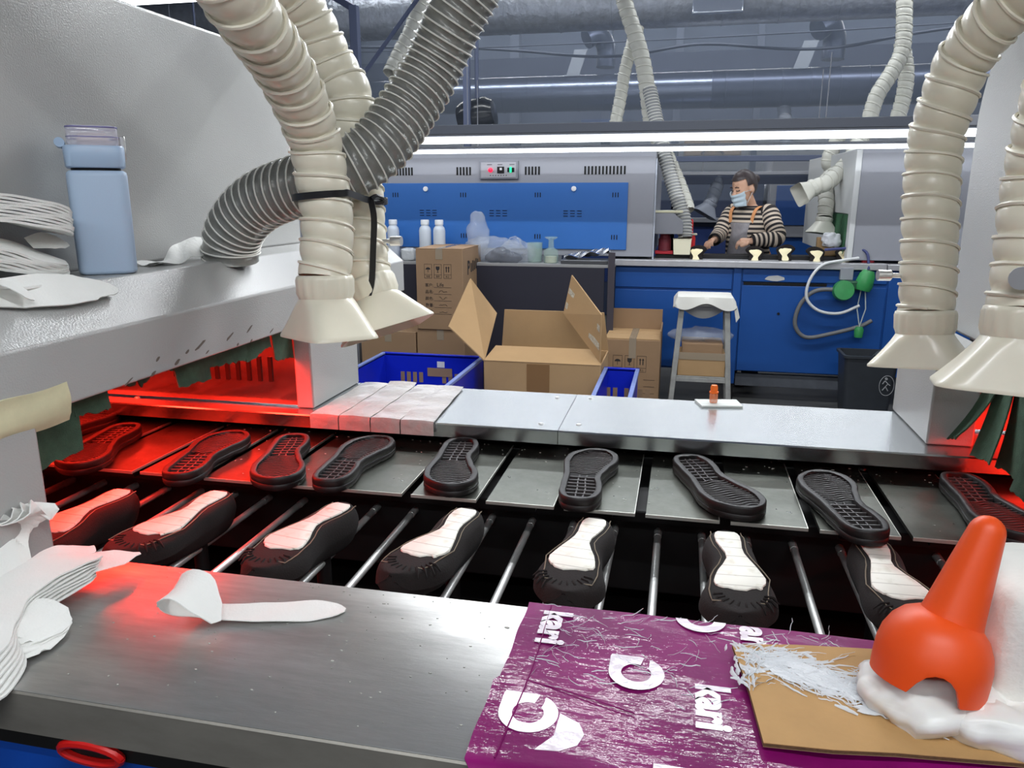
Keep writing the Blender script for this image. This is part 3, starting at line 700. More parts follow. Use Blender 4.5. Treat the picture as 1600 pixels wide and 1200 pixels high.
# ---- white foam block
def blob(name, m, c, size, e, parent, seed, amp=.004, fq=28, nu=40, nv=26, bottom=None):
    """super-ellipsoid with uneven skin"""
    vs = []; rings = []
    for j in range(nv + 1):
        ph = -math.pi / 2 + math.pi * j / nv; row = []
        for i in range(nu):
            th = 2 * math.pi * i / nu
            sp = lambda v: math.copysign(abs(v) ** (2 / e), v)
            p = Vector((sp(math.cos(ph)) * sp(math.cos(th)) * size[0], sp(math.cos(ph)) * sp(math.sin(th)) * size[1], sp(math.sin(ph)) * size[2]))
            q = p + Vector((seed, seed * .7, 0)); d = mnoise.noise(q * fq) * amp + mnoise.noise(q * fq * 3) * amp * .4
            p = p + p.normalized() * d + Vector(c)
            if bottom is not None: p.z = max(bottom, p.z)
            row.append(p)
        rings.append(row)
    return MB().loft(rings).build(name, m, parent, 60)
M_FOAM = mat('dirty_foam', (234, 234, 228), .6, var=.05, vscale=14, spots=((140, 138, 134), .735, 60), bump=.15, bscale=120)
fb = thing('foam_block', 'chunky dirty white foam block leaning behind the orange spout', 'foam block', (.39, .7, .962))
blob('block', M_FOAM, (.362, .70, 1.022), (.088, .062, .064), 7, fb, 2.1, .0035, bottom=.9625)
ch = []
for a in range(0, 361, 15): ch.append((.345 + .03 * math.cos(R(a)), .705 + .022 * math.sin(R(a)), 1.0865))
MB().tube(ch, .0035, 6).build('moulded_ring', M_FOAM, fb, 60)
gm = blob('glue_mound', mat('wet_glue', (236, 236, 232), .3, var=.04, vscale=30, sub=.2), (.232, .652, .972), (.060, .048, .024), 2.4, None, 5.5, .013, 30, bottom=.9625)
blob('glue_lobe', MATS['wet_glue'], (.275, .634, .972), (.055, .035, .022), 2.4, gm, 8.8, .012, 30, bottom=.9625)
tag(gm, 'mound of thick white glue under the orange spout', 'glue')
# ---- orange spout: bell with cut-out feet and a tapering nozzle
M_OR = mat('orange_plastic', (238, 84, 26), .42, var=.04, vscale=12, sub=.05)
sp = thing('orange_spout', 'bright orange plastic bell with long tapering nozzle stuck in glue', 'spout', (0, 0, 0))
prof = [(.0455, -.018), (.046, -.005), (.0458, .008), (.0435, .020), (.0385, .031), (.031, .0395), (.022, .0445), (.012, .047)]
n = 48; rings = []
for k, (r_, z_) in enumerate(prof):
    row = []
    for i in range(n):
        a = 2 * math.pi * i / n; zz = z_
        if k < 3:
            cs = math.cos(3 * (a + R(100))); cut = math.sqrt(max(0, (cs - .35) / .65))
            foot = -.018 + .022 * cut; zz = max(z_, foot + k * .002)
        row.append((r_ * math.cos(a), r_ * math.sin(a), zz))
    rings.append(row)
inn = [[(x * .94, y * .94, z) for x, y, z in row] for row in rings[::-1]]
MB().loft(rings + [[(x * .94, y * .94, z) for x, y, z in rings[-1]]] + inn[1:] + [rings[0]], False).build('bell', M_OR, sp, 50, local=True)
cone = [(.0285, .030), (.0268, .036), (.0245, .046), (.0185, .092), (.0145, .122)] + [(.0142 * math.cos(R(a)), .122 + .0142 * math.sin(R(a))) for a in (12, 28, 45, 62, 78)] + [(0, .1362)]
MB().lathe(cone, 32, Matrix.Translation((.003, .002, 0)) @ Matrix.Rotation(R(7), 4, 'Y'), cap=False).build('nozzle', M_OR, sp, 50, local=True)
place(sp, (.2285, .652, 1.008), R(0), R(-10), R(9))
# ================================================================== WHITE INSOLE CUT-OUTS
IW = [(0, .012), (.04, .026), (.12, .034), (.3, .031), (.45, .028), (.62, .036), (.78, .044), (.9, .038), (.97, .022), (1, .006)]
def cutout(path, label, group, side=(0, 1, 0), wk=IW, th=.0011, wsc=1., twist=0., layers=1, gap=.0016, name='insole_cutout', m=None, wave=0., seed=0):
    """a flat insole shape of non-woven cloth bent along a path"""
    P = smooth_path(path, .006); F = frames(P); n = len(F); mb = MB(); ph = seed * 1.7
    for l in range(layers):
        rows = []
        for k, (p, t, u, w_) in enumerate(F):
            s = Vector(side); s = (s - t * s.dot(t)).normalized(); nn = t.cross(s)
            if twist: s = s * math.cos(twist * k / n) + nn * math.sin(twist * k / n)
            nn = t.cross(s); hw = interp(wk, k / (n - 1)) * wsc
            rows.append([p + s * hw * q + nn * (wave * math.sin(k * .5 + q * 2 + ph) - l * gap) for q in (-1, -.5, 0, .5, 1)])
        nu = 4; nv = n - 1
        mb.sheet(lambda a, b: rows[min(nv, int(round(b * nv)))][min(nu, int(round(a * nu)))], nu, nv, th)
    return tag(mb.build(name, m or M_WHITE, None, 60), label, 'insole', group)
G1 = 'insole cut-outs on the steel worktop'
cutout([(-.345, .713, .9530), (-.385, .702, .9535), (-.42, .690, .9545), (-.45, .680, .9560), (-.487, .671, .9585), (-.512, .664, .966), (-.520, .659, .980), (-.510, .654, .993), (-.490, .648, .996), (-.470, .640, .986), (-.452, .633, .970)],
       'single white insole curled over at one end, alone on the worktop', G1, side=(-.25, 1, 0), wk=[(0, .004), (.03, .013), (.12, .021), (.3, .020), (.42, .016), (.55, .016), (.68, .024), (.82, .031), (.93, .026), (1, .008)], wave=.0006)
# the heap by the oven pillar
for k in range(7):
    d = k * .0042
    cutout([(-.655 - .004 * k, .712, .986 - d), (-.678, .672, .992 - d), (-.682, .62, .990 - d), (-.668, .562, .984 - d), (-.648 + .003 * k, .508, .976 - d), (-.638 + .004 * k, .472, .960 - d * .6)],
           ['topmost', 'second', 'third', 'fourth', 'fifth', 'sixth', 'lowest'][k] + ' white insole draped over the heap towards the worktop edge', G1, side=(1, .25, 0), wsc=1.0, seed=k, wave=.0007, th=.0018)
for k in range(8):
    cutout([(-.715, .655, .962 + .002 * k), (-.735 - .003 * k, .668, .974 + .003 * k), (-.757 - .003 * k, .684 + .002 * k, .993 + .003 * k), (-.782 + .006 * k, .700 + .003 * k, 1.016 + .002 * k), (-.797 + .008 * k, .712 + .003 * k, 1.030 + .001 * k)],
           ['rearmost', 'second', 'third', 'fourth', 'fifth', 'sixth', 'seventh', 'foremost'][k] + ' white insole fanned up against the oven pillar', G1, side=(.35, 1, .1), wsc=.66, seed=k, th=.0016, wk=[(0, .02), (.3, .034), (.7, .038), (.88, .034), (.96, .026), (1, .016)])
for k in range(6):
    cutout([(-.70, .602, .954 + .004 * k), (-.67, .590, .958 + .004 * k), (-.638, .578 + .002 * k, .959 + .0035 * k), (-.605 - .004 * k, .570, .955 + .002 * k)],
           ['lowest', 'second', 'third', 'fourth', 'fifth', 'topmost'][k] + ' white insole bunched low under the draped ones', G1, side=(.2, 1, 0), wsc=.9, seed=k, wave=.0015, th=.0016)
cutout([(-.72, .655, .970), (-.69, .690, .977), (-.662, .724, .974), (-.636, .757, .970)], 'white insole whose tip glows pink over the worktop corner', G1, side=(1, -.4, 0), wk=[(0, .03), (.5, .034), (.8, .026), (1, .003)])
cutout([(-.74, .63, .966), (-.722, .668, .980), (-.700, .705, .986), (-.685, .738, .982)], 'white insole with torn tip lying across the middle of the heap', G1, side=(1, -.3, 0), wsc=.7, wave=.002)
fl = MB(); rg = random.Random(21)
for k in range(110):
    x = rg.uniform(-.62, -.16); y = rg.uniform(.535, .76); ra = rg.uniform(.0003, .0011) * (2 if rg.random() < .07 else 1); a0 = rg.uniform(0, 3)
    P = [(x + ra * rg.uniform(.4, 1.3) * math.cos(a0 + q * 1.05) * 1.6, y + ra * rg.uniform(.4, 1.2) * math.sin(a0 + q * 1.05)) for q in range(6)]
    fl.prism(P, lambda u, v, h: (u, v, h), .9506, .9512)
for k in range(190):
    x = rg.uniform(-1.0, .5); y = rg.choice((rg.uniform(1.19, 1.47), rg.uniform(1.40, 1.475))); ra = rg.uniform(.0004, .0014); a0 = rg.uniform(0, 3)
    if ((x + .035) % .1325) > .108: continue
    P = [(x + ra * rg.uniform(.4, 1.3) * math.cos(a0 + q * 1.05) * 1.8, y + ra * rg.uniform(.4, 1.2) * math.sin(a0 + q * 1.05)) for q in range(6)]
    fl.prism(P, lambda u, v, h: (u, v, h), .9014, .9020)
tag(fl.build('white_flecks', mat('fleck', (176, 176, 170), .7), None, 0), 'tiny white flecks scattered over worktop and trays', 'flecks', kind='stuff')
# on the oven ledge
G2 = 'insole cut-outs on the oven ledge'
cutout([(-.822, .765, 1.281), (-.818, .82, 1.2805), (-.812, .88, 1.2785), (-.806, .93, 1.275), (-.800, .972, 1.269)], 'white insole lying flat over the ledge bend in front of the bottle', G2, side=(1, .08, -.72), wsc=.8, wk=[(0, .022), (.2, .036), (.5, .041), (.72, .036), (.8, .027), (.92, .021), (.98, .012), (1, .003)], th=.0016)
for k in range(3):
    cutout([(-.88, .68, 1.2835 + .0001 * k - .0 + .001 * k), (-.862, .78, 1.284 + .001 * k), (-.85, .88, 1.2835 + .001 * k)], ['lowest', 'second lowest', 'third lowest'][k] + ' white insole flat at the foot of the ledge heap', G2, side=(1, .1, .0), wsc=.9, seed=k)
cutout([(-.862, .74, 1.300), (-.835, .765, 1.304), (-.806, .795, 1.292), (-.790, .812, 1.272)], 'white insole flopping over the ledge corner', G2, side=(-.7, 1, 0), wsc=.55)
ORD = ['topmost', 'second from top', 'third from top', 'fourth from top', 'fifth from top', 'sixth from top', 'seventh from top', 'eighth from top', 'lowest']
for k in range(9):
    d = .0042 * k
    cutout([(-.905, .70, 1.393 - d), (-.902, .78, 1.408 - d), (-.897, .86, 1.406 - d), (-.890, .935, 1.393 - d), (-.884, .990 - .001 * (k % 3), 1.372 - d * .8)], ORD[k] + ' white insole of the upper bundle beside the bottle', G2, side=(1, .1, -.12), wsc=.98, th=.0034, seed=k, wave=.0005)
for k in range(7):
    d = .0042 * k
    cutout([(-.915, .69, 1.366 - d * .5), (-.905, .77, 1.362 - d), (-.895, .85, 1.345 - d), (-.885, .92, 1.322 - d * .7), (-.878, .968, 1.306 - d * .4)], ['topmost', 'second from top', 'third from top', 'middle', 'third from bottom', 'second from bottom', 'lowest'][k] + ' white insole folded under the upper bundle on the ledge', G2, side=(1, .1, -.45), wsc=.9, th=.0032, seed=k, wave=.001)
cutout([(-.90, .93, 1.335), (-.892, .96, 1.337), (-.884, .985, 1.330)], 'small rounded white insole end between the two bundles on the ledge', G2, side=(1, .1, -.7), wsc=.55, wk=[(0, .02), (.5, .034), (.8, .03), (1, .008)])
# crumpled paper
def pap(u, v):
    y = 1.17 + .24 * u; x = -.935 + .055 * v + .035 * u
    z = 1.2835 + max(0, .034 * math.sin(min(1, max(0, (u - .28) / .72)) * math.pi * .85)) * (1 - .78 * v) + .003 * math.sin(u * 19 + v * 7) * (u < .75) + .002 + (.010 * max(0, u - .72) / .28)
    return (x + .012 * math.sin(u * 8), y - .015 * v, z)
pp = thing('paper_scrap', 'crumpled white paper slip with an orange mark on the ledge', 'paper', (-.90, 1.28, 1.2815))
MB().sheet(pap, 24, 8, .0006).build('paper', mat('thin_paper', (232, 232, 228), .8, bump=.2, bscale=80), pp, 30)
mk = MB().sheet(lambda u, v: tuple(Vector(pap(.80 + .07 * u, .35 + .25 * v)) + Vector((.001, -.0004, .0012))), 4, 3, .0003).build('orange_mark', mat('orange_print', (240, 176, 140), .7), pp)
# ---- pale blue water bottle
M_BOT = mat('pale_blue_coating', (180, 201, 226), .48, var=.03, vscale=10, bump=.03, bscale=500)
M_BOTD = mat('blue_lid', (170, 193, 220), .35)
M_CLEAR = mat('clear_lid', (226, 224, 236), .06, alpha=.42)
wb = thing('water_bottle', 'pale blue square water bottle with clear flip lid standing on the ledge', 'bottle', (0, 0, 0))
def sq(h, r, e, z, nn=40): return [(h * math.copysign(abs(math.cos(t)) ** (2 / e), math.cos(t)), h * math.copysign(abs(math.sin(t)) ** (2 / e), math.sin(t)), z) for t in [2 * math.pi * i / nn for i in range(nn)]]
MB().loft([sq(.036, 0, 5, 0), sq(.0395, 0, 5.5, .002), sq(.041, 0, 5.5, .006), sq(.0415, 0, 5.5, .08), sq(.0415, 0, 5.5, .146), sq(.0405, 0, 5.5, .1515), sq(.037, 0, 5, .154)]).build('body', M_BOT, wb, 50, local=True)
MB().loft([sq(.034, 0, 4, .153), sq(.034, 0, 4, .159)]).build('neck_gap', M_BLACK, wb, 50, local=True)
MB().loft([sq(.039, 0, 5, .158), sq(.0408, 0, 5.5, .160), sq(.0415, 0, 5.5, .187), sq(.040, 0, 5, .190)]).build('lid_collar', M_BOTD, wb, 50, local=True)
MB().loft([sq(.034, 0, 4.5, .190), sq(.0355, 0, 5, .194), sq(.035, 0, 5, .214), sq(.0325, 0, 4, .219)]).build('clear_cap', M_CLEAR, wb, 50, local=True)
MB().loft([sq(.022, 0, 4, .190), sq(.022, 0, 4, .205), sq(.018, 0, 3, .209)]).build('mouthpiece', mat('pinkish_plastic', (226, 210, 206), .4), wb, 50, local=True)
for z in (.2165, .2025): MB().tube([(x, y, zz) for x, y, zz in sq(.0345, 0, 5, z)] + [sq(.0345, 0, 5, z)[0]], .0012, 6).build('cap_rim', mat('violet_tint', (120, 116, 164), .2), wb, 60, local=True)
MB().tube([(-.044, -.026, .194), (-.044, .026, .194)], .007, 14).build('hinge', M_BOTD, wb, 50, local=True)
MB().box(.036, .044, -.010, .010, .168, .206).build('latch', M_CHROME, wb, 30, .002, local=True)
place(wb, (-.882, 1.058, 1.2815), R(40), 0, 0)
# ---- taped white cover on the strip bench
tc_ = thing('taped_cover', 'worn white film cover in taped strips beside the oven pillar', 'cover', (-.62, 1.56, .951))
M_TAPED = mat('taped_film', (184, 178, 174), .28, var=.22, vscale=22, bump=.5, bscale=40, spots=((120, 104, 100), .70, 40), coat=.4)
xs = [-.755, -.69, -.62, -.555, -.483]
for k, (a, b) in enumerate(zip(xs, xs[1:])):
    def fn(u, v):
        sh = -.035 * (1 - v) * 0
        if v < .12: return (a + .0012 + (b - a - .0024) * u + .012, 1.419, .926 + v / .12 * .028)
        q = (v - .12) / .88
        return (a + .0012 + (b - a - .0024) * u + .012 - .02 * q * (k > 2), 1.418 + .295 * q, .9555 + .0015 * math.sin(u * math.pi) + .0008 * math.sin(q * 17 + k) + (.006 * max(0, q - .9) / .1 if k == 1 else 0))
    MB().sheet(fn, 6, 30, .002).build('film_strip', M_TAPED, tc_, 50)
# ---- little orange-capped vial on a glass plate
gp = MB().prism([(.045, 1.718), (.06, 1.664), (.147, 1.68), (.136, 1.735)], lambda u, v, h: (u, v, h), .9512, .9552).build('glass_plate', mat('dusty_glass', (206, 210, 206), .25, alpha=.75), None, 30)
tag(gp, 'small dusty glass plate lying on the aluminium strip', 'glass plate')
vi = thing('small_vial', 'small vial with orange cap standing on the glass plate', 'vial', (.085, 1.697, .9556))
MB().lathe([(0, .9556), (.0085, .9556), (.009, .958), (.009, .974), (.007, .977)], 20, Matrix.Translation((.085, 1.697, 0))).build('body', mat('clear_amber', (226, 140, 96), .15, alpha=.6), vi, 50)
MB().lathe([(.0098, .977), (.0098, .9805), (.0078, .981), (.0078, .990), (.0062, .9945), (0, .9955)], 20, Matrix.Translation((.085, 1.697, 0)), cap=False).build('cap', mat('orange_cap', (240, 112, 30), .4), vi, 50)
# ================================================================== THE FAR BENCH AND ITS OVENS
fo = thing('far_oven', 'grey and blue oven with control box behind the cartons', 'oven', (-2.6, 5.9, .99))
MB().prism([(5.45, .985), (5.45, 1.655), (5.475, 1.685), (7.0, 1.685), (7.0, .985)], lambda u, v, h: (h, u, v), -5.2, -.2).build('casing', M_GREYD, fo, 30, .004)
bx('blue_panel', M_BLUEP, (-2.75, -.378, 5.44, 5.452, 1.03, 1.483), fo, .003)
prof = [(0.0, 1.138), (0.0, 1.222), (-.07, 1.281), (-.21, 1.281), (-.21, 1.138)]
MB().prism(prof, lambda u, v, h: (u, h, v), 5.52, 6.6).build('ledge', M_GREYD, fo, 30, .003)
bx('ledge_foam', mat('cream_foam', (224, 220, 190), .8), (-.20, -.005, 5.516, 5.56, 1.281, 1.297), fo, .003)
bx('end_wall', M_WALL, (-.2, -.19, 5.46, 5.5, .97, 1.64), fo, .001)
def slots(x0, n, dx, z0, z1, m=M_DARK, y=5.449, w_=.006):
    for i in range(n): bx('vent_slot', m, (x0 + dx * i - w_, x0 + dx * i + w_, y - .003, y + .002, z0, z1), fo, 0)
slots(-2.10, 9, .022, 1.537, 1.592); slots(-1.585, 5, .0235, 1.537, 1.592); slots(-1.09, 5, .0235, 1.537, 1.592); slots(-.675, 12, .0245, 1.537, 1.592)
for x in (-2.07, -1.56, -1.02, -.48):
    for z in (1.385, 1.10): slots(x, 3, .018, z, z + .032, y=5.4405, w_=.003)
for x in (-1.87, -1.35, -.82):
    for r_ in range(3):
        for q in range(3): bx('vent_slot', M_DARK, (x + q * .048, x + q * .048 + .032, 5.437, 5.442, 1.255 + .018 * r_, 1.259 + .018 * r_), fo, 0)
for x in (-1.82, -.749):
    k_ = MB().lathe([(0, 0), (.017, 0), (.017, .012), (0, .014)], 16, Matrix.Translation((x, 5.44, 1.443)) @ Matrix.Rotation(R(90), 4, 'X')).build('panel_knob', mat('white_knob', (244, 244, 244), .4), fo, 40)
cp = bx('control_box', mat('control_grey', (128, 130, 138), .5), (-1.42, -1.14, 5.425, 5.45, 1.508, 1.632), fo, .004)
bx('control_plate', mat('control_plate', (158, 158, 164), .4), (-1.405, -1.155, 5.421, 5.426, 1.518, 1.622), cp, .001)
RX = Matrix.Rotation(R(90), 4, 'X')
MB().lathe([(0, 0), (.016, 0), (.015, .012), (0, .015)], 16, Matrix.Translation((-1.335, 5.421, 1.57)) @ RX).build('red_button', mat('red_lit', (250, 30, 60), .3, emit=(255, 20, 60), estr=1.2), cp, 40)
bx('switch', M_DARK, (-1.287, -1.238, 5.414, 5.422, 1.548, 1.592), cp, .002)
bx('switch_tip', mat('switch_white', (210, 210, 214), .4), (-1.268, -1.252, 5.411, 5.415, 1.568, 1.584), cp, .001)
bx('rocker', M_DARK, (-1.215, -1.165, 5.416, 5.422, 1.555, 1.585), cp, .003)
bx('green_lamp', mat('green_lit', (40, 220, 150), .3, emit=(30, 220, 140), estr=1.0), (-1.199, -1.183, 5.412, 5.417, 1.552, 1.590), cp, .003)
for k in range(7): bx('printed_mark', M_INK, (-1.34 + .019 * k, -1.333 + .019 * k, 5.4195, 5.4212, 1.530, 1.536), cp, 0)
for x in (-1.36, -1.285, -1.20): bx('printed_mark', M_INK, (x, x + .035, 5.4195, 5.4212, 1.604, 1.608), cp, 0)
fr = thing('far_oven', 'grey oven standing behind the green valve and cut by the cream hose', 'oven', (2.2, 6.2, .99))
MB().prism([(5.45, .985), (5.45, 1.66), (5.475, 1.695), (7.4, 1.695), (7.4, .985)], lambda u, v, h: (h, u, v), 1.09, 4.4).build('casing', M_GREYD, fr, 30, .004)
MB().prism([(5.52, 1.28), (5.52, .985), (5.44, .985), (5.44, 1.68), (7.42, 1.70), (7.42, .985), (6.35, .985), (6.35, 1.28)], lambda u, v, h: (h, u, v), 1.055, 1.09).build('end_wall', mat('pale_end_wall', (206, 208, 208), .45, var=.05, vscale=3), fr, 30, .003)
for y0, y1, zb in ((5.53, 5.72, 1.0), (5.73, 5.95, 1.04), (5.97, 6.3, 1.02)):
    MB().sheet(lambda u, v: (1.062 - .02 * v * v, y0 + (y1 - y0) * u + .01 * v, 1.275 - (1.275 - zb) * v), 6, 6, .003).build('curtain_strip', mat('green_curtain_far', (58, 112, 76), .8, var=.3, vscale=20), fr)
# ---- bench and blue cabinet
fb_ = thing('far_bench', 'blue steel cabinet bench with pale worktop where the woman works', 'bench', (.9, 5.6, 0))
bx('worktop', mat('pale_worktop', (206, 206, 210), .35, .5, var=.2, vscale=8, spots=((90, 86, 84), .72, 14)), (-.47, 1.30, 5.40, 5.75, .925, .968), fb_, .004)
bx('worktop', mat('pale_worktop2', (206, 206, 210), .35, .5, var=.2, vscale=8), (1.305, 4.4, 5.40, 5.75, .925, .965), fb_, .004)
bx('cabinet', M_BLUE, (-.47, 4.4, 5.45, 5.74, .21, .924), fb_, .003)
bx('door_panel', M_BLUE, (-.46, .345, 5.437, 5.452, .22, .76), fb_, .004)
bx('top_panel', M_BLUE, (-.46, .345, 5.437, 5.452, .775, .915), fb_, .004)
bx('post', M_BLUE, (.352, .402, 5.432, 5.455, .12, .92), fb_, .003)
bx('top_panel', M_BLUE, (.41, 1.32, 5.437, 5.452, .832, .918), fb_, .004)
bx('door_panel', M_BLUE, (.41, 1.32, 5.437, 5.452, .215, .808), fb_, .004)
bx('pull_slot', M_DARK, (.42, .95, 5.436, 5.448, .810, .828), fb_, 0)
bx('door_panel', M_BLUE, (1.33, 2.4, 5.437, 5.452, .215, .91), fb_, .004)
MB().lathe([(0, 0), (.009, 0), (.009, .006), (0, .006)], 12, Matrix.Translation((.66, 5.437, .62)) @ RX).build('lock', M_DARK, fb_)
bx('floor_rail', mat('dusty_rail', (96, 100, 108), .6, var=.3, vscale=10), (.41, 1.32, 5.47, 5.52, .10, .185), fb_, .003)
bx('leg', M_BLACK, (.36, .40, 5.46, 5.7, 0, .21), fb_, .002); bx('leg', M_BLACK, (-.46, -.42, 5.46, 5.7, 0, .21), fb_, .002); bx('leg', M_BLACK, (1.33, 1.37, 5.46, 5.7, 0, .21), fb_, .002); bx('leg', M_BLACK, (4.3, 4.34, 5.46, 5.7, 0, .21), fb_, .002)
sr = MB(); rg = random.Random(4)
pts = [(.60 + .055 * math.cos(a) * (1 + .4 * rg.random()) + .02, .858 + .016 * math.sin(a) * (1 + .3 * rg.random())) for a in [2 * math.pi * i / 14 for i in range(14)]]
tag(sr.prism(pts, lambda u, v, h: (u, h, v), 5.434, 5.4365).build('paper_scrap', mat('scrap_paper', (190, 190, 188), .8), None), 'torn paper stuck to the blue cabinet drawer', 'paper')
bx('rod_rail', M_BLACK, (-.18, 1.05, 5.60, 5.74, .9685, .995), fb_, .002)
# lasts lined up on the far bench
for k, (x, lab) in enumerate(((.10, 'cream-soled shoe last beside the white glue box'), (.49, 'cream-soled shoe last in front of the woman'), (.685, 'tall cream-soled shoe last between the woman and the oven'), (.885, 'cream-soled shoe last with a bit of thread by the brown board'), (1.065, 'cream-soled shoe last nearest the red valve block'))):
    o = dup(LS[1 if k % 2 else -1]); o['label'] = lab; o['group'] = 'shoe lasts on the far bench'; o.name = 'far_shoe_last'
    for c in list(o.children):
        if c.name.startswith(('last_post', 'pleat', 'stitching')): bpy.data.objects.remove(c)
        elif c.name.startswith('insole_board'):
            c.data = c.data.copy(); c.data.materials.clear(); c.data.materials.append(mat('cream_insole', (236, 224, 184), .6))
    place(o, (x, 5.54, 1.008 + (.012 if k == 2 else 0)), R(4 * k - 8), R(62), 0, (1.2, .5, .6))
# glue box with red bottle, red block, wrapped board
gb = thing('glue_box', 'cream plastic glue box standing in front of the grey hose end', 'box', (.06, 5.6, .968))
MB().loft([[(.0 + sx * (.062 + d), 5.58 + sy * (.05 + d), z) for sx, sy in ((-1, -1), (1, -1), (1, 1), (-1, 1))] for d, z in ((-.006, .997), (0, 1.10), (.004, 1.105), (-.006, 1.105), (-.012, 1.02))]).build('box', mat('cream_plastic', (222, 216, 190), .5), gb, 30, .003)
rb = thing('glue_bottle', 'red glue spout poking up by the glue box', 'bottle', (.045, 5.66, 1.0))
MB().lathe([(0, .996), (.028, .996), (.03, 1.10), (.026, 1.125), (.012, 1.14), (.010, 1.17), (.009, 1.225), (.004, 1.235), (0, 1.236)], 18, Matrix.Translation((.06, 5.68, 0)), cap=False).build('bottle_body', mat('red_bottle', (222, 48, 50), .4), rb, 50)
bx('cream_band', mat('cream_plastic', (222, 216, 190), .5), (.03, .10, 5.65, 5.71, 1.125, 1.137), rb, .004)
rd_ = thing('red_clamp', 'dark red clamp post between the far oven and the hose', 'clamp', (-.10, 5.6, .968))
bx('base', mat('red_paint', (170, 30, 44), .5), (-.185, -.06, 5.57, 5.65, .997, 1.02), rd_, .004)
MB().lathe([(0, 1.02), (.045, 1.02), (.045, 1.10), (.036, 1.11), (.034, 1.16), (.045, 1.165), (.042, 1.20), (0, 1.205)], 18, Matrix.Translation((-.12, 5.61, 0))).build('post', mat('dark_red', (120, 40, 52), .5, var=.4, vscale=18), rd_, 40)
rv = bx('valve_block', mat('red_paint', (170, 30, 44), .5), (1.16, 1.235, 5.47, 5.53, .966, 1.05), None, .006); tag(rv, 'small red valve block at the bench end', 'valve block')
wbrd = thing('wrapped_board', 'brown board wrapped in crumpled white film on the far bench', 'board', (.96, 5.66, .995))
bx('board', M_CARD, (.90, 1.03, 5.66, 5.70, .9955, 1.12), wbrd, .003)
blob('white_film', mat('white_film', (236, 238, 242), .3), (.985, 5.63, 1.105), (.062, .05, .052), 2.2, wbrd, 8.2, .018, 24)
# ---- green valve with its hoses under the bench edge
gv = thing('air_valve', 'green air valve with white and grey loops hanging on the cabinet', 'valve', (1.15, 5.38, .6))
MGV = mat('green_plastic', (58, 150, 84), .4, var=.2, vscale=20)
MB().lathe([(0, -.04), (.062, -.038), (.068, 0), (.062, .04), (0, .042)], 20, Matrix.Translation((1.04, 5.36, .795)) @ Matrix.Rotation(R(80), 4, 'X')).build('gauge', MGV, gv, 40)
MB().lathe([(0, 0), (.05, .0), (.058, .03), (.05, .10), (.034, .13), (0, .13)], 16, Matrix.Translation((1.155, 5.37, .80)) @ Matrix.Rotation(R(14), 4, 'Y')).build('bowl', MGV, gv, 40)
bx('link', mat('dark_green', (30, 80, 54), .5), (1.06, 1.15, 5.34, 5.39, .80, .86), gv, .01)
bx('bracket', M_GREYD, (1.02, 1.1, 5.395, 5.43, .86, .94), gv, .003)
MB().lathe([(0, 0), (.026, 0), (.03, .05), (.02, .07), (0, .07)], 14, Matrix.Translation((1.165, 5.37, .49))).build('weight', MGV, gv, 40)
for dx in (-.014, .012): MB().tube([(1.165, 5.37, .56), (1.165 + dx * 2, 5.36, .68), (1.165 + dx, 5.37, .80)], .004, 6).build('cord', mat('pale_cord', (190, 200, 200), .6), gv, 60)
MB().tube(smooth_path([(1.13, 5.44, 1.0), (1.02, 5.40, .985), (.90, 5.375, .955), (.83, 5.36, .86), (.82, 5.36, .74), (.90, 5.36, .66), (1.03, 5.36, .645), (1.15, 5.36, .70)], .02), .010, 8).build('white_air_hose', mat('white_hose', (214, 216, 216), .45), gv, 60)
MB().tube(smooth_path([(1.05, 5.36, .80), (.88, 5.37, .79), (.79, 5.38, .70), (.765, 5.385, .56), (.84, 5.385, .475), (1.0, 5.385, .505), (1.17, 5.385, .56), (1.24, 5.39, .60)], .02), .014, 8).build('grey_air_hose', mat('grey_hose', (112, 112, 112), .5), gv, 60)
MB().tube(smooth_path([(.93, 5.52, 1.045), (1.02, 5.50, 1.055), (1.12, 5.47, 1.06), (1.18, 5.44, 1.03), (1.19, 5.40, .93)], .02), .009, 8).build('blue_air_hose', mat('blue_hose', (52, 60, 110), .5), gv, 60)
# ================================================================== CARTONS, CRATES AND OTHER THINGS IN THE AISLE
RXM = lambda x, y, z: Matrix.Translation((x, y, z)) @ Matrix.Rotation(R(90), 4, 'X')           # faces -y
# ---- open carton
oc = thing('open_carton', 'open brown carton with two raised flaps between the blue crates', 'carton', (-.71, 4.2, 0))
x0, x1, y0, y1, H = -1.03, -.39, 4.0, 4.44, .515; T = .008
bx('front_wall', M_CARD, (x0, x1, y0, y0 + T, .004, H), oc, .002); bx('back_wall', M_CARD, (x0, x1, y1 - T, y1, .004, H), oc, .002)
bx('side_wall', M_CARD, (x0, x0 + T, y0 + T, y1 - T, .004, H), oc, .002); bx('side_wall', M_CARD, (x1 - T, x1, y0 + T, y1 - T, .004, H), oc, .002)
bx('bottom', M_CARD, (x0, x1, y0, y1, 0, .004), oc, 0)
def flap(pts, m=M_CARD, th=.007, name='flap'):
    P = [Vector(p) for p in pts]; n = (P[1] - P[0]).cross(P[2] - P[0]).normalized() * th
    return MB().add(P + [p + n for p in P], [(3, 2, 1, 0), (4, 5, 6, 7), (0, 1, 5, 4), (1, 2, 6, 5), (2, 3, 7, 6), (3, 0, 4, 7)]).build(name, m, oc, 30)
flap([(x0, y0, H), (-1.056, 4.40, .718), (-1.20, 4.35, .925), (-1.247, 4.05, .69)])
c3, c2, c1, c0 = [Vector(p) for p in ((-.59, 4.30, .965), (-.392, 4.02, .79), (-.392, 4.02, .535), (-.634, 4.30, .747))]
rf = flap([c0, c1, c2, c3])
flap([(x0, y0, H), (x1, y0, H), (x1 - .02, y0 + .20, H + .045), (x0 + .02, y0 + .20, H + .045)])
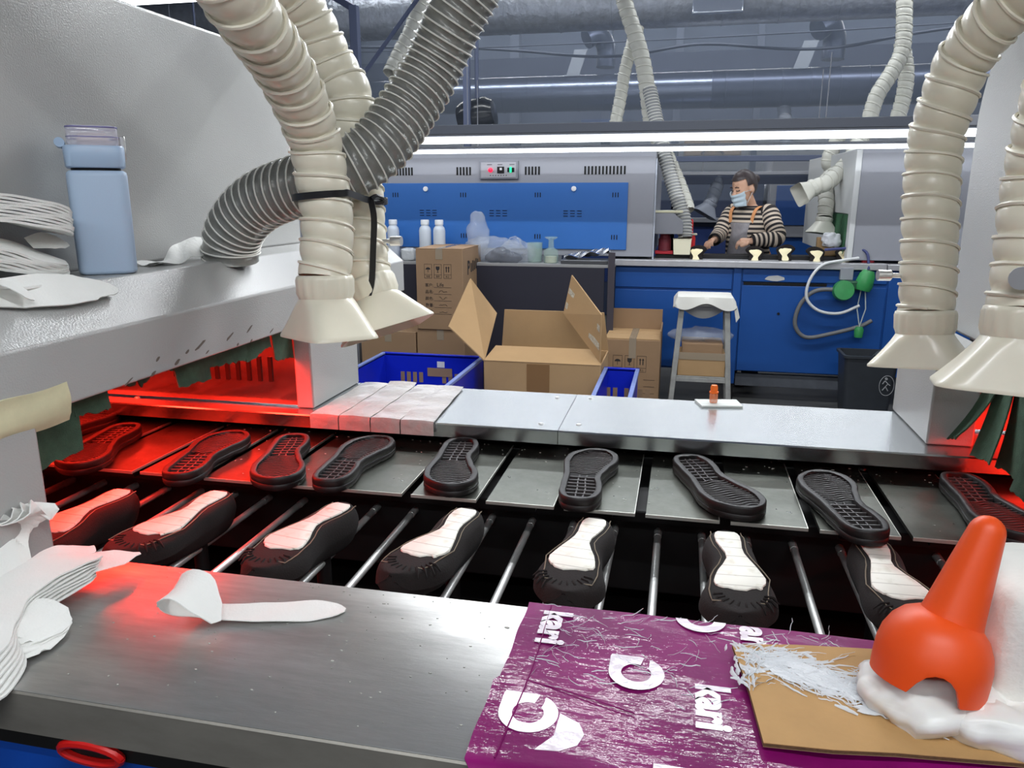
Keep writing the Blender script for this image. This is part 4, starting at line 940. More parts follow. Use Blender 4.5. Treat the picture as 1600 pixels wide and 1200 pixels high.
flap([(x1, y1, H), (x0, y1, H), (x0 + .02, y1 - .015, H + .225), (x1 - .03, y1 - .015, H + .225)])
bx('tape_strip', mat('brown_tape', (140, 106, 72), .25), (-.79, -.665, y0 - .002, y0 - .0003, .1, H - .004), oc, 0)
for q, (a, b) in enumerate(((.18, .33), (.56, .70))):
    pt = lambda u, v: (c0.lerp(c1, u)).lerp(c3.lerp(c2, u), v)
    n_ = (c1 - c0).cross(c3 - c0).normalized(); n_ = n_ if n_.y < 0 else -n_
    MB().add([pt(.02, a) + n_ * .009, pt(.98, a + .04) + n_ * .009, pt(.98, b + .04) + n_ * .009, pt(.02, b) + n_ * .009], [(0, 1, 2, 3)]).build('tape_strip', mat('shiny_tape', (206, 196, 176), .15, bump=.9, bscale=40, var=.25, vscale=60), oc, 0)
# ---- blue crates
def crate(label, x0, x1, y0, y1, z1, slotc, tagged=False):
    t = thing('blue_crate', label, 'crate', ((x0 + x1) / 2, (y0 + y1) / 2, 0), 'blue plastic crates in the aisle'); th = .014
    def wall(nm, a, b, c, d):
        return bx(nm, M_PLASTB, (a, b, c, d, .0, z1), t, .003)
    wall('long_side', x0, x1, y0, y0 + th); bk = wall('long_side', x0, x1, y1 - th, y1)
    wl = wall('short_side', x0, x0 + th, y0 + th, y1 - th); wr = wall('short_side', x1 - th, x1, y0 + th, y1 - th)
    bx('crate_floor', M_PLASTB, (x0, x1, y0, y1, 0, .015), t, 0)
    for (a, b, c, d) in ((x0 - .008, x1 + .008, y0 - .008, y0 + th), (x0 - .008, x1 + .008, y1 - th, y1 + .008), (x0 - .008, x0 + th, y0, y1), (x1 - th, x1 + .008, y0, y1)):
        bx('rim', M_PLASTE if d - c > .1 else M_PLASTB, (a, b, c, d, z1 - .012, z1 + .006), t, .003)
    M_SL = mat('gap_behind_slots', (150, 122, 92), .8)
    for row in range(3):
        for q in range(4):
            for side in (0, 1):
                xx = (x0 + .12 + .038 * q) if side == 0 else (x1 - .12 - .038 * q)
                bx('grid_slot', M_SL, (xx - .012, xx + .012, y1 - th - .0015, y1 - th + .001, z1 - .165 - .085 * row, z1 - .105 - .085 * row), bk, 0)
    for row in range(3):
        for q in range(6):
            yy = y0 + .1 + .045 * q
            if yy < y1 - .06: bx('grid_slot', mat('slot_blue_dark', (12, 22, 110), .5), (x0 + th - .001, x0 + th + .0015, yy - .01, yy + .01, z1 - .165 - .085 * row, z1 - .105 - .085 * row), wl, 0)
    if tagged:
        bx('card_tag', M_CARDD, ((x0 + x1) / 2 - .03, (x0 + x1) / 2 + .12, y1 - th - .004, y1 - th - .001, z1 - .125, z1 - .075), t, 0)
        bx('paper_tag', mat('label_white', (226, 226, 220), .7), ((x0 + x1) / 2 + .03, (x0 + x1) / 2 + .075, y1 - th - .003, y1 - th - .001, z1 - .07, z1 - .035), t, 0, Matrix())
    return t
crate('blue plastic crate with card tag between grey pillar and open carton', -1.70, -1.09, 3.45, 4.22, .49, 4, True)
crate('blue plastic crate showing beyond the open carton', -.378, -.20, 3.45, 4.15, .475, 2)
# ---- printed cartons
def carton(label, x0, x1, y0, y1, z0, z1, m=M_CARDD, tape=True, group='closed brown cartons'):
    t = thing('brown_carton', label, 'carton', ((x0 + x1) / 2, (y0 + y1) / 2, z0), group)
    bx('box', m, (x0, x1, y0, y1, z0, z1 - .006), t, .004)
    cx = (x0 + x1) / 2
    bx('lid_flap', m, (x0, cx - .003, y0, y1, z1 - .006, z1), t, .001); bx('lid_flap', m, (cx + .003, x1, y0, y1, z1 - .006, z1), t, .001)
    if tape:
        bx('clear_tape', mat('carton_tape', (176, 160, 138), .12, alpha=.7), (cx - .024, cx + .024, y0 - .0012, y1, z1, z1 + .001), t, 0)
        bx('clear_tape', mat('carton_tape', (176, 160, 138), .12, alpha=.7), (cx - .024, cx + .024, y0 - .0015, y0 - .0004, z1 - .07, z1 + .001), t, 0)
    return t
def marks(t, x, y, z, s):
    """three handling marks in frames"""
    for k in range(3):
        xx = x + k * s * 1.28
        for a in ((xx, xx + s, z, z + .002), (xx, xx + s, z + s * 1.75, z + s * 1.75 + .002), (xx, xx + .002, z, z + s * 1.75), (xx + s - .002, xx + s, z, z + s * 1.75), (xx, xx + s, z + s * .45, z + s * .45 + .002)):
            bx('printed_frame', M_INK, (a[0], a[1], y - .0008, y, a[2], a[3]), t, 0)
        cx = xx + s / 2; cz = z + s * 1.1
        if k == 0:
            P = [(cx + s * .32 * math.cos(R(a)), cz + s * .28 * math.sin(R(a))) for a in range(0, 181, 20)]
            MB().prism(P, lambda u, v, h: (u, h, v), y - .0008, y).build('printed_umbrella', M_INK, t, 0); bx('printed_umbrella', M_INK, (cx - .0015, cx + .0015, y - .0008, y, cz - s * .35, cz), t, 0)
        if k == 1:
            P = [(cx - s * .25, cz + s * .4), (cx + s * .25, cz + s * .4), (cx + s * .22, cz + s * .05), (cx + s * .04, cz - s * .1), (cx + s * .04, cz - s * .32), (cx + s * .2, cz - s * .36), (cx - s * .2, cz - s * .36), (cx - s * .04, cz - s * .32), (cx - s * .04, cz - s * .1), (cx - s * .22, cz + s * .05)]
            MB().prism(P, lambda u, v, h: (u, h, v), y - .0008, y).build('printed_glass', M_INK, t, 0)
        if k == 2:
            for dx in (-.15, .15):
                bx('printed_arrow', M_INK, (cx + s * dx - .003, cx + s * dx + .003, y - .0008, y, cz - s * .3, cz + s * .25), t, 0)
                MB().prism([(cx + s * dx - .008, cz + s * .22), (cx + s * dx + .008, cz + s * .22), (cx + s * dx, cz + s * .42)], lambda u, v, h: (u, h, v), y - .0008, y).build('printed_arrow', M_INK, t, 0)
        text('printed_caption', ('怕湿', '易碎', '向上')[k], M_INK, t, RXM(cx, y - .0008, z + s * .23), s * .26)
bA = carton('tall brown carton with handling marks on top of the stack', -1.705, -1.385, 4.85, 5.32, .527, 1.062)
marks(bA, -1.648, 4.85, .868, .052)
for k, (cn, hw) in enumerate((('客户', 'Life'), ('品名', ''), ('颜色', ''), ('数量', ''), ('箱号', ''))):
    z = .822 - .044 * k
    text('printed_caption', cn + ':', M_INK, bA, RXM(-1.645, 4.849, z), .026, align='LEFT')
    bx('printed_rule', M_INK, (-1.585, -1.465, 4.849, 4.85, z - .014, z - .0122), bA, 0)
    if hw: text('handwriting', hw, M_INK, bA, RXM(-1.54, 4.849, z + .004) @ Matrix.Shear('XZ', 4, (0, 0)), .034)
    else:
        rg = random.Random(k); P = [(-1.55 + .011 * q, 4.849, z + .004 + rg.uniform(-.008, .010)) for q in range(6)]
        MB().tube(P, .0012, 4).build('handwriting', M_INK, bA, 60)
LT = Matrix.Translation((-1.384, 4.99, .925)) @ Matrix.Rotation(R(90), 4, 'Z') @ Matrix.Rotation(R(90), 4, 'X')
text('printed_letters', 'P', M_INK, bA, LT, .125, .004)
for k in range(5): bx('printed_letters', M_INK, (-1.3845, -1.3835, 5.045 + .042 * k, 5.070 + .042 * k, .895 + .004 * k, .955 + .010 * (k % 2) + .004 * k), bA, 0)
carton('plain brown carton under the tall printed one', -1.715, -1.385, 4.86, 5.32, 0, .526)
carton('low brown carton beside the stack, behind the blue crate', -2.12, -1.725, 4.86, 5.28, 0, .50)
bR = thing('brown_carton', 'brown carton with upright back flap standing by the blue cabinet', 'carton', (-.28, 5.1, 0), 'closed brown cartons')
bx('box', M_CARDD, (-.46, -.10, 4.9, 5.30, 0, .50), bR, .004)
bx('lid_flap', M_CARD, (-.455, -.105, 4.905, 5.09, .5005, .508), bR, .001); bx('lid_flap', M_CARD, (-.455, -.105, 5.10, 5.29, .5005, .508), bR, .001)
bx('upright_flap', M_CARDD, (-.455, -.105, 5.292, 5.30, .50, .645), bR, .001)
bx('upright_flap', M_CARDD, (-.108, -.10, 4.91, 5.29, .50, .56), bR, .001)
bx('clear_tape', mat('carton_tape', (176, 160, 138), .12, alpha=.7), (-.30, -.255, 4.8985, 5.29, .508, .5095), bR, 0)
bx('clear_tape', mat('carton_tape', (176, 160, 138), .12, alpha=.7), (-.30, -.255, 4.8982, 4.8996, .38, .509), bR, 0)
marks(bR, -.40, 4.9, .29, .06)
for k in range(4): bx('printed_rule', M_INK, (-.20, -.13, 4.899, 4.9, .24 - .045 * k, .242 - .045 * k), bR, 0)
# ---- dark table with clutter
dt = thing('dark_table', 'dark board-fronted table carrying bottles and plastic bags', 'table', (-1.2, 5.3, 0))
bx('front_board', M_DARKNAVY, (-2.2, -.50, 5.20, 5.22, .02, .925), dt, .002)
bx('table_top', mat('table_top_pale', (150, 150, 150), .5), (-2.2, -.44, 5.20, 5.42, .925, .945), dt, .002)
for x in (-2.18, -.46): bx('leg', M_BLACK, (x - .02, x + .02, 5.225, 5.40, 0, .925), dt, .002)
bx('end_post', mat('dark_post', (66, 62, 70), .6), (-.475, -.43, 5.185, 5.2, 0, 1.03), dt, .002)
M_HDPE = mat('milky_plastic', (206, 214, 224), .4, alpha=.92)
for k, x in enumerate((-1.79, -1.685, -2.03)):
    t = thing('white_bottle', ['milky white plastic bottle, the one nearer the hoses of the two beside the carton', 'milky white plastic bottle nearer the crumpled bag', 'milky white plastic bottle half hidden behind the hose'][k], 'bottle', (x, 5.31, .945), 'milky plastic bottles')
    MB().lathe([(0, .9455), (.04, .9455), (.043, .95), (.043, 1.155), (.038, 1.175), (.027, 1.188), (.027, 1.20)], 24, Matrix.Translation((x, 5.31, 0))).build('body', M_HDPE, t, 40)
    MB().lathe([(.03, 1.196), (.03, 1.226), (.028, 1.23), (0, 1.23)], 20, Matrix.Translation((x, 5.31, 0)), cap=False).build('screw_cap', mat('white_cap', (224, 228, 232), .4), t, 40)
for k, (x, w_) in enumerate(((-2.13, .06), (-1.90, .08))):
    o = blob('wrapped_pack', mat('pale_wrap', (190, 194, 196), .3, bump=.6, bscale=30), (x, 5.26, .99), (w_ * .6, .04, .045), 5, None, 3.3 + k, .006, 30, bottom=.9455); tag(o, ['small film-wrapped pack close to the grey end of the table', 'film-wrapped pack left of the milky bottles'][k], 'pack', 'film packs on the dark table')
def bag(label, c, size, seed, m=M_FILM, amp=.03, fq=14):
    o = blob('plastic_bag', m, c, size, 2.2, None, seed, amp, fq, 36, 22); return tag(o, label, 'bag', 'clear plastic bags')
bag('tall crumpled clear bag standing on the dark table', (-1.40, 5.30, 1.13), (.075, .05, .16), 1.2)
bag('wide clear bag spreading behind the tall carton', (-1.30, 5.31, 1.03), (.22, .07, .085), 4.4)
bag('clear bag heap in the middle of the dark table', (-1.12, 5.31, 1.02), (.13, .07, .075), 7.1)
bag('dark-filled clear bag tumbling over the table edge', (-1.20, 5.24, .985), (.13, .04, .05), 9.7, mat('smoky_film', (120, 124, 134), .12, alpha=.6, bump=.5, bscale=30))
MB().tube([(-1.19, 5.30, 1.06), (-1.17, 5.30, 1.11), (-1.13, 5.30, 1.12), (-1.10, 5.30, 1.10), (-1.09, 5.30, 1.05)], .007, 6).build('bag_handle', M_FILM, bpy.data.objects['plastic_bag.002'], 60)
jr = thing('glass_jar', 'greenish clear jar with a wide rim on the dark table', 'jar', (-.92, 5.3, .945))
MB().lathe([(0, .9455), (.05, .9455), (.052, .96), (.05, 1.03), (.02, 1.05), (.018, 1.10), (.045, 1.115), (.045, 1.122)], 20, Matrix.Translation((-.88, 5.30, 0)), cap=False).build('glass', mat('green_glass', (176, 200, 190), .08, alpha=.35), jr, 40)
MB().lathe([(0, .948), (.04, .948), (.04, .99), (0, .992)], 16, Matrix.Translation((-.88, 5.30, 0))).build('contents', mat('pale_paste', (206, 202, 180), .6), jr, 40)
j2 = thing('glass_tumbler', 'plain clear tumbler beside the greenish jar', 'tumbler', (-1.0, 5.32, .945))
MB().lathe([(0, .9455), (.05, .9455), (.055, 1.08), (.052, 1.08), (.047, .955), (0, .953)], 20, Matrix.Translation((-1.0, 5.33, 0)), cap=False).build('glass', MATS['green_glass'], j2, 40)
mt_ = thing('metal_tray', 'shallow metal tray with crumpled foil at the table end', 'tray', (-.65, 5.3, .945))
bx('tray_body', mat('dull_steel', (110, 112, 116), .35, .8), (-.80, -.48, 5.215, 5.38, .9455, .975), mt_, .006, Matrix.Rotation(0, 4, 'Z'))
MB().sheet(lambda u, v: (-.78 + .30 * u, 5.22 + .15 * v, .985 + .05 * u + .014 * math.sin(u * 13 + v * 6) + .01 * math.sin(v * 15)), 20, 10, .001).build('foil', mat('crumpled_foil', (214, 216, 220), .18, .9), mt_, 20)
gc = thing('grey_cabinet', 'slim grey steel cabinet half behind the turned hood', 'cabinet', (-2.32, 5.0, 0))
bx('casing', M_GREYD, (-2.5, -2.22, 5.05, 5.2, 0, .99), gc, .004); bx('door', M_GREYD, (-2.49, -2.23, 5.04, 5.05, .05, .96), gc, .003)
# ---- stool
sl = thing('tall_stool', 'grey tall stool with white wrapped seat by the blue cabinet', 'stool', (.16, 4.98, 0))
M_STL = mat('stool_paint', (168, 168, 164), .5, var=.3, vscale=16)
legs = {}
for sx in (-1, 1):
    for sy in (-1, 1):
        tp = Vector((.155 + sx * .135, 4.98 + sy * .11, .735)); bt = Vector((.155 + sx * .185, 4.98 + sy * .16, 0)); legs[(sx, sy)] = (tp, bt)
        F = frames([bt, tp]); MB().loft([[p + Vector((dx, dy, 0)) for dx, dy in ((-.016, -.016), (.016, -.016), (.016, .016), (-.016, .016))] for p in (bt, tp)]).build('leg', M_STL, sl, 30, .003)
bx('seat_board', M_STL, (-.01, .32, 4.84, 5.12, .735, .775), sl, .006)
def cov(u, v):
    x = -.030 + .37 * u; y = 4.825 + .31 * v; e = max(abs(u - .5), abs(v - .5)) * 2; z = .792 - .004 * e - (.055 + .02 * math.sin(u * 9 + v * 5)) * max(0, (e - .88) / .12)
    return (x, y, z)
MB().sheet(cov, 30, 30, -.006).build('seat_wrap', mat('white_wrap', (222, 220, 212), .6, var=.06, vscale=12), sl, 50)
MB().sheet(lambda u, v: (.0 + .30 * u, 4.90 + .02 * v, .735 - .075 * math.sin(math.pi * u) * v - .01 * v), 16, 6, .002).build('sagging_film', mat('sag_film', (190, 190, 186), .3, alpha=.8), sl, 50)
MB().sheet(lambda u, v: (.325 + .02 * u + .02 * v, 4.83 + .01 * u, .745 - .10 * v * (1 - .3 * u)), 4, 6, .002).build('loose_end', mat('white_wrap', (222, 220, 212), .6), sl, 50)
for y in (4.84, 5.12): bx('stretcher', M_STL, (-.005, .315, y - .012, y + .012, .26, .285), sl, .002)
for x in (-.005, .315): bx('stretcher', M_STL, (x - .012, x + .012, 4.84, 5.12, .26, .285), sl, .002)
bx('shelf_board', M_STL, (-.01, .32, 4.84, 5.12, .285, .295), sl, .002)
sbx = thing('shoe_carton', 'flat brown carton strapped on the stool shelf', 'carton', (.15, 4.98, .2955))
bx('box', M_CARD, (.01, .30, 4.845, 5.11, .2955, .43), sbx, .004); bx('upper_box', M_CARDD, (.03, .28, 4.86, 5.10, .43, .50), sbx, .004)
bx('shiny_wrap', mat('carton_tape', (176, 160, 138), .12, alpha=.7), (.005, .305, 4.842, 4.8445, .40, .445), sbx, 0)
bag('small clear bag lying on the stool carton', (.15, 4.97, .535), (.20, .09, .045), 12.3)
# ---- bin
bn = thing('waste_bin', 'dark plastic waste bin with round emblem beside the grey pillar', 'bin', (1.15, 5.1, 0))
M_BIN = mat('dark_bin', (52, 56, 62), .45, var=.2, vscale=12)
def rect(hx, hy, z, cx=1.165, cy=5.06, n=6, r=.03):
    o = []
    for (sx, sy, a0) in ((1, 1, 0), (-1, 1, 90), (-1, -1, 180), (1, -1, 270)):
        for k in range(n + 1): a = R(a0 + 90 * k / n); o.append((cx + sx * (hx - r) + r * math.cos(a), cy + sy * (hy - r) + r * math.sin(a), z))
    return o
MB().loft([rect(.125, .10, 0), rect(.155, .125, .43), rect(.165, .135, .432), rect(.165, .135, .447), rect(.148, .118, .447), rect(.12, .095, .02)]).build('bin_body', M_BIN, bn, 40)
def em(u, v): return (1.275, 0, 0)
eb = bn
EM = Matrix.Translation((1.262, 4.936, .27)) @ Matrix.Rotation(R(90), 4, 'X')
ci = [EM @ Vector((.042 * math.cos(a), .062 * math.sin(a), 0)) for a in [2 * math.pi * i / 28 for i in range(29)]]
M_EMB = mat('emblem_grey', (150, 152, 154), .6)
MB().tube(ci, .0022, 5).build('emblem_ring', M_EMB, bn, 60)
for P in ([(-.012, .03), (.006, .012), (-.006, -.006), (.010, -.032)], [(.006, .012), (.02, .002)], [(-.006, -.006), (-.022, -.03)], [(-.012, .03), (-.024, .01)]):
    MB().tube([EM @ Vector((x, y, 0)) for x, y in P], .0035, 5).build('emblem_figure', M_EMB, bn, 60)
MB().lathe([(0, 0), (.008, 0), (.008, .008), (0, .008)], 12, EM @ Matrix.Translation((-.006, .043, -.004))).build('emblem_figure', M_EMB, bn)
MB().sheet(lambda u, v: (1.20 + .10 * u, 5.0 + .1 * v, .43 + .05 * u + .01 * math.sin(u * 9 + v * 5)), 8, 6, .002).build('bin_liner', mat('black_liner', (70, 74, 76), .3, alpha=.8), bn, 30)
# ================================================================== THE WOMAN AT THE FAR BENCH
pe = thing('person', 'woman in striped jumper, pale mask and grey apron working at the bench', 'person', (.47, 6.02, 0))
f2 = Vector((-.62, -.78, 0)).normalized(); r2 = Vector((f2.y, -f2.x, 0))          # facing, her right
B = Vector((.475, 6.02, 0))
def W(r_, f_, z): return B + r2 * r_ + f2 * f_ + Vector((0, 0, z))
shR, elR, wrR = W(.155, -.01, 1.27), Vector((.265, 6.0, 1.115)), Vector((.225, 5.83, 1.085))
shL, elL, wrL = W(-.155, -.01, 1.27), Vector((.655, 5.80, 1.105)), Vector((.475, 5.735, 1.085))
body = MB()
def ell(mb, c, rx, ry, rz, mtx=None, nu=18, nv=12):
    rings = []
    for j in range(1, nv):
        ph = -math.pi / 2 + math.pi * j / nv
        rings.append([Vector((rx * math.cos(ph) * math.cos(t), ry * math.cos(ph) * math.sin(t), rz * math.sin(ph))) for t in [2 * math.pi * i / nu for i in range(nu)]])
    rings = [[(mtx @ (v + Vector(c))) if mtx else v + Vector(c) for v in r_] for r_ in rings]; mb.loft(rings)
def torso_ring(z, wr_, wf, fo_=0., n=28): return [W(wr_ * math.cos(t), fo_ + wf * math.sin(t), z) for t in [2 * math.pi * i / n for i in range(n)]]
body.loft([torso_ring(.80, .15, .10), torso_ring(.90, .165, .11), torso_ring(1.0, .15, .10), torso_ring(1.15, .15, .105, .01), torso_ring(1.25, .15, .09), torso_ring(1.29, .10, .07), torso_ring(1.33, .052, .052, .01)])
hc = Vector((.412, 5.945, 1.452)); hf = Vector((-.74, -.56, -.36)).normalized(); hx = hf.cross(Vector((0, 0, 1))).normalized(); hz = hx.cross(hf)
MH = Matrix.Translation(hc) @ Matrix((hx, hf, hz)).transposed().to_4x4()
body.tube([W(0, .0, 1.27), W(.0, .02, 1.335), hc + Vector((.02, .02, -.06))], [.058, .05, .05], 14)
ell(body, (0, -.012, .018), .073, .092, .098, MH); ell(body, (0, .030, -.045), .056, .052, .062, MH); ell(body, (0, .020, -.01), .064, .066, .07, MH)
ell(body, (0, .088, -.028), .013, .016, .014, MH); body.tube([MH @ Vector((0, .082, .012)), MH @ Vector((0, .095, -.026))], [.007, .011], 8)
for sx in (-1, 1):
    ell(body, (sx * .074, -.012, -.014), .010, .019, .030, MH)
    ell(body, (sx * .030, .074, -.030), .020, .014, .016, MH)
for sh, el, wr in ((shR, elR, wrR), (shL, elL, wrL)):
    body.tube([sh, sh.lerp(el, .5), el, el.lerp(wr, .5), wr], [.05, .046, .040, .035, .026], 14)
for sx in (-1, 1):
    body.tube([W(sx * .085, 0, .86), W(sx * .09, .02, .48), W(sx * .09, -.01, .08)], [.088, .062, .042], 16)
    body.tube([W(sx * .09, -.04, .035), W(sx * .09, .06, .035), W(sx * .09, .14, .028)], [.04, .04, .028], 12)
def hand(mb, wr, d, up, curl, flip):
    d = Vector(d).normalized(); up = Vector(up); up = (up - d * up.dot(d)).normalized(); s = d.cross(up) * flip
    mb.tube([wr - d * .02, wr + d * .02, wr + d * .055, wr + d * .078], [.024, .030, .034, .028], 12, ell=.5)
    for k, (o_, l) in enumerate(((-.027, .062), (-.009, .070), (.009, .066), (.027, .050))):
        b = wr + d * .072 + s * o_; c = curl * (1 + .12 * k)
        p1 = b + (d * math.cos(c * .4) - up * math.sin(c * .4)) * l * .45
        p2 = p1 + (d * math.cos(c) - up * math.sin(c)) * l * .32
        p3 = p2 + (d * math.cos(c * 1.6) - up * math.sin(c * 1.6)) * l * .26
        mb.tube([b - d * .02, b, p1, p2, p3], [.009, .009, .0085, .008, .0065], 8)
    tb = wr + d * .022 - s * .026
    mb.tube([tb, tb + d * .022 - s * .018 - up * .008, tb + d * .046 - s * .016 - up * .018, tb + d * .062 - s * .008 - up * .022], [.012, .011, .0095, .007], 8)
hand(body, wrR, (-.45, -.85, -.12), (-.3, 0, 1), .9, -1)
hand(body, wrL, (-.95, -.15, -.06), (0, -.25, 1), 1.1, 1)
M_SKIN = mat('skin', (222, 176, 148), .5, var=.06, vscale=20, sub=.12)
bo = body.build('body', M_SKIN, pe, 60)
rm = bo.modifiers.new('remesh', 'REMESH'); rm.mode = 'VOXEL'; rm.voxel_size = .0052; rm.use_smooth_shade = True
sm = bo.modifiers.new('smooth', 'SMOOTH'); sm.factor = .5; sm.iterations = 3
# hair
hm = MB(); hv = []
nu, nv = 36, 24
for j in range(nv + 1):
    ph = -math.pi / 2 + math.pi * j / nv
    for i in range(nu):
        t = 2 * math.pi * i / nu; p = Vector((.080 * math.cos(ph) * math.cos(t), .100 * math.cos(ph) * math.sin(t) - .014, .108 * math.sin(ph) + .018))
        st_ = 1 + .012 * math.sin(t * 40 + ph * 7); hv.append(p * st_)
hfs = []
for j in range(nv):
    for i in range(nu):
        q = (j * nu + i, j * nu + (i + 1) % nu, (j + 1) * nu + (i + 1) % nu, (j + 1) * nu + i); c = sum((hv[k] for k in q), Vector()) / 4
        if c.y > .020 and c.z < .068 + .25 * max(0, .02 - abs(c.x)) : continue
        if c.y > -.03 and c.z < .012: continue
        if c.z < -.055: continue
        hfs.append(q)
hm.add([MH @ v for v in hv], hfs); ell(hm, (0, -.115, .02), .035, .035, .035, MH)
hr = hm.build('hair', mat('dark_hair', (74, 64, 64), .38, var=.4, vscale=30, stretch=(3, 1, 1)), pe, 60)
# brows and lowered eyelids
for sx in (-1, 1):
    MB().tube([MH @ Vector((sx * a, .0885 - abs(a) * .28, .030 + z)) for a, z in ((.014, 0), (.028, .004), (.046, -.002))], .0032, 6).build('eyebrow', mat('brow', (70, 54, 50), .8), pe, 60)
    MB().tube([MH @ Vector((sx * a, .0865 - abs(a) * .26, .006 + z)) for a, z in ((.016, .001), (.028, -.003), (.044, .001))], .0030, 6).build('eyelid', mat('lash', (50, 40, 40), .8), pe, 60)
# mask
def mk_(u, v):
    a = R(-78 + 156 * u); z = -.016 - .088 * v + .012 * (abs(u - .5) * 2) ** 2 * (1 - 2 * v) ; e = .070 * (1 - .20 * v)
    y = .040 + .064 * math.cos(a) * (1 - .06 * v) + .012 * math.exp(-((u - .5) / .13) ** 2) * (1 - .5 * v)
    return MH @ Vector((math.sin(a) * e, y + .004 * math.sin(v * 16), z))
mk = MB().sheet(mk_, 24, 14, -.003).build('face_mask', mat('pale_blue_mask', (198, 216, 226), .8, bump=.1, bscale=200), pe, 60)
for sx in (0, 1):
    for v in (.08, .92):
        MB().tube([mk_(sx, v), MH @ Vector(((sx * 2 - 1) * .078, -.008, -.014 - .018 * v))], .0014, 5).build('ear_loop', MATS['pale_blue_mask'], mk, 60)
# striped jumper
def striped(name, rings, along, parent, m, close=True):
    mb = MB().loft(rings, close); o = mb.build(name, m, parent, 60)
    at = o.data.attributes.new('along', 'FLOAT', 'POINT'); n = len(rings[0]); at.data.foreach_set('value', [along[j] for j in range(len(rings)) for _ in range(n)]); return o
def stripe_mat():
    m = bpy.data.materials.new('striped_knit'); m.use_nodes = True; nt = m.node_tree; N = nt.nodes; L = nt.links; b = N['Principled BSDF']
    at = N.new('ShaderNodeAttribute'); at.attribute_name = 'along'
    d = N.new('ShaderNodeMath'); d.operation = 'DIVIDE'; d.inputs[1].default_value = .034; L.new(at.outputs['Fac'], d.inputs[0])
    fr = N.new('ShaderNodeMath'); fr.operation = 'FRACT'; L.new(d.outputs[0], fr.inputs[0])
    r = N.new('ShaderNodeValToRGB'); e = r.color_ramp.elements; e[0].position = .48; e[0].color = (*lin((44, 40, 42)), 1); e[1].position = .54; e[1].color = (*lin((206, 190, 172)), 1)
    L.new(fr.outputs[0], r.inputs[0]); L.new(r.outputs[0], b.inputs['Base Color']); b.inputs['Roughness'].default_value = .9
    return m
M_STR = stripe_mat(); M_CUFF = mat('dark_knit', (40, 36, 40), .9)
zs = [(.82, .17, .118, 0), (.90, .178, .126, 0), (.98, .172, .122, 0), (1.06, .168, .122, .01), (1.14, .17, .122, .012), (1.20, .174, .116, .01), (1.25, .172, .104, .005), (1.285, .145, .09, .0), (1.305, .11, .08, .0), (1.318, .085, .072, .005)]
ju = striped('jumper', [torso_ring(z, a, b, c, 36) for z, a, b, c in zs], [z for z, *_ in zs], pe, M_STR, False)
rgn = [torso_ring(z, a, b, .006, 36) for z, a, b in ((1.312, .092, .078), (1.322, .084, .072), (1.324, .078, .068))]
MB().loft(rgn, False).build('neckband', M_CUFF, ju, 60)
for sh, el, wr in ((shR, elR, wrR), (shL, elL, wrL)):
    P = smooth_path([sh + (B + Vector((0, 0, sh.z)) - sh) * .25, sh, sh.lerp(el, .5) + Vector((0, 0, .006)), el, el.lerp(wr, .5), wr - (wr - el).normalized() * .012], .012); F = frames(P); n_ = len(F); rr = []
    for k, (p, t, u, w_) in enumerate(F):
        q = k / (n_ - 1); rad = (.070 - .018 * q - .006 * q * q) * (1 + .03 * math.sin(k * 1.1)); rad = rad if q > .06 else rad * .9
        rr.append([p + (u * math.cos(a) + w_ * math.sin(a)) * rad for a in [2 * math.pi * i / 20 for i in range(20)]])
    striped('sleeve', rr, [.012 * k for k in range(n_)], ju, M_STR, False)
    d = (wr - el).normalized(); MB().tube([wr - d * .045, wr - d * .015, wr + d * .004], [.044, .037, .034], 18, False).build('cuff', M_CUFF, ju, 60)
# apron bib with straps, trousers, shoes
def bib(u, v):
    a = R(-52 + 104 * u); k = 1.0 + .12 * v
    return W(-math.sin(a) * .150 * (.80 + .25 * v), .012 + .126 * math.cos(a) * 1.06 + .004 * math.sin(u * 17 + v * 9), 1.205 - .33 * v)
ap = MB().sheet(bib, 24, 16, -.003).build('apron', mat('grey_apron', (170, 166, 170), .25, var=.35, vscale=14, bump=.5, bscale=26), pe, 60)
M_STRAP = mat('orange_strap', (226, 158, 104), .7)
for sx, u in ((1, 0.06), (-1, .94)):
    top = bib(u, 0); sh_ = W(sx * .105, .01, 1.322)
    P = [top, top.lerp(W(sx * .10, .098, 1.285), .7), W(sx * .102, .075, 1.302), sh_, W(sx * .09, -.08, 1.29), W(-sx * .02, -.128, 1.12), W(-sx * .14, -.09, .95)]
    ribbon(ap, [tuple(p) for p in P], .013, .0016, 'strap', M_STRAP, (r2.x * 1.0, r2.y * 1.0, 0))
for sx in (-1, 1):
    MB().tube([W(sx * .085, 0, .90), W(sx * .09, .02, .48), W(sx * .09, -.01, .07)], [.105, .075, .062], 18).build('trouser_leg', mat('dark_trousers', (44, 46, 58), .9), pe, 60)
    MB().tube([W(sx * .09, -.055, .045), W(sx * .09, .06, .045), W(sx * .09, .155, .034)], [.044, .046, .033], 14).build('shoe', M_BLACK, pe, 60)
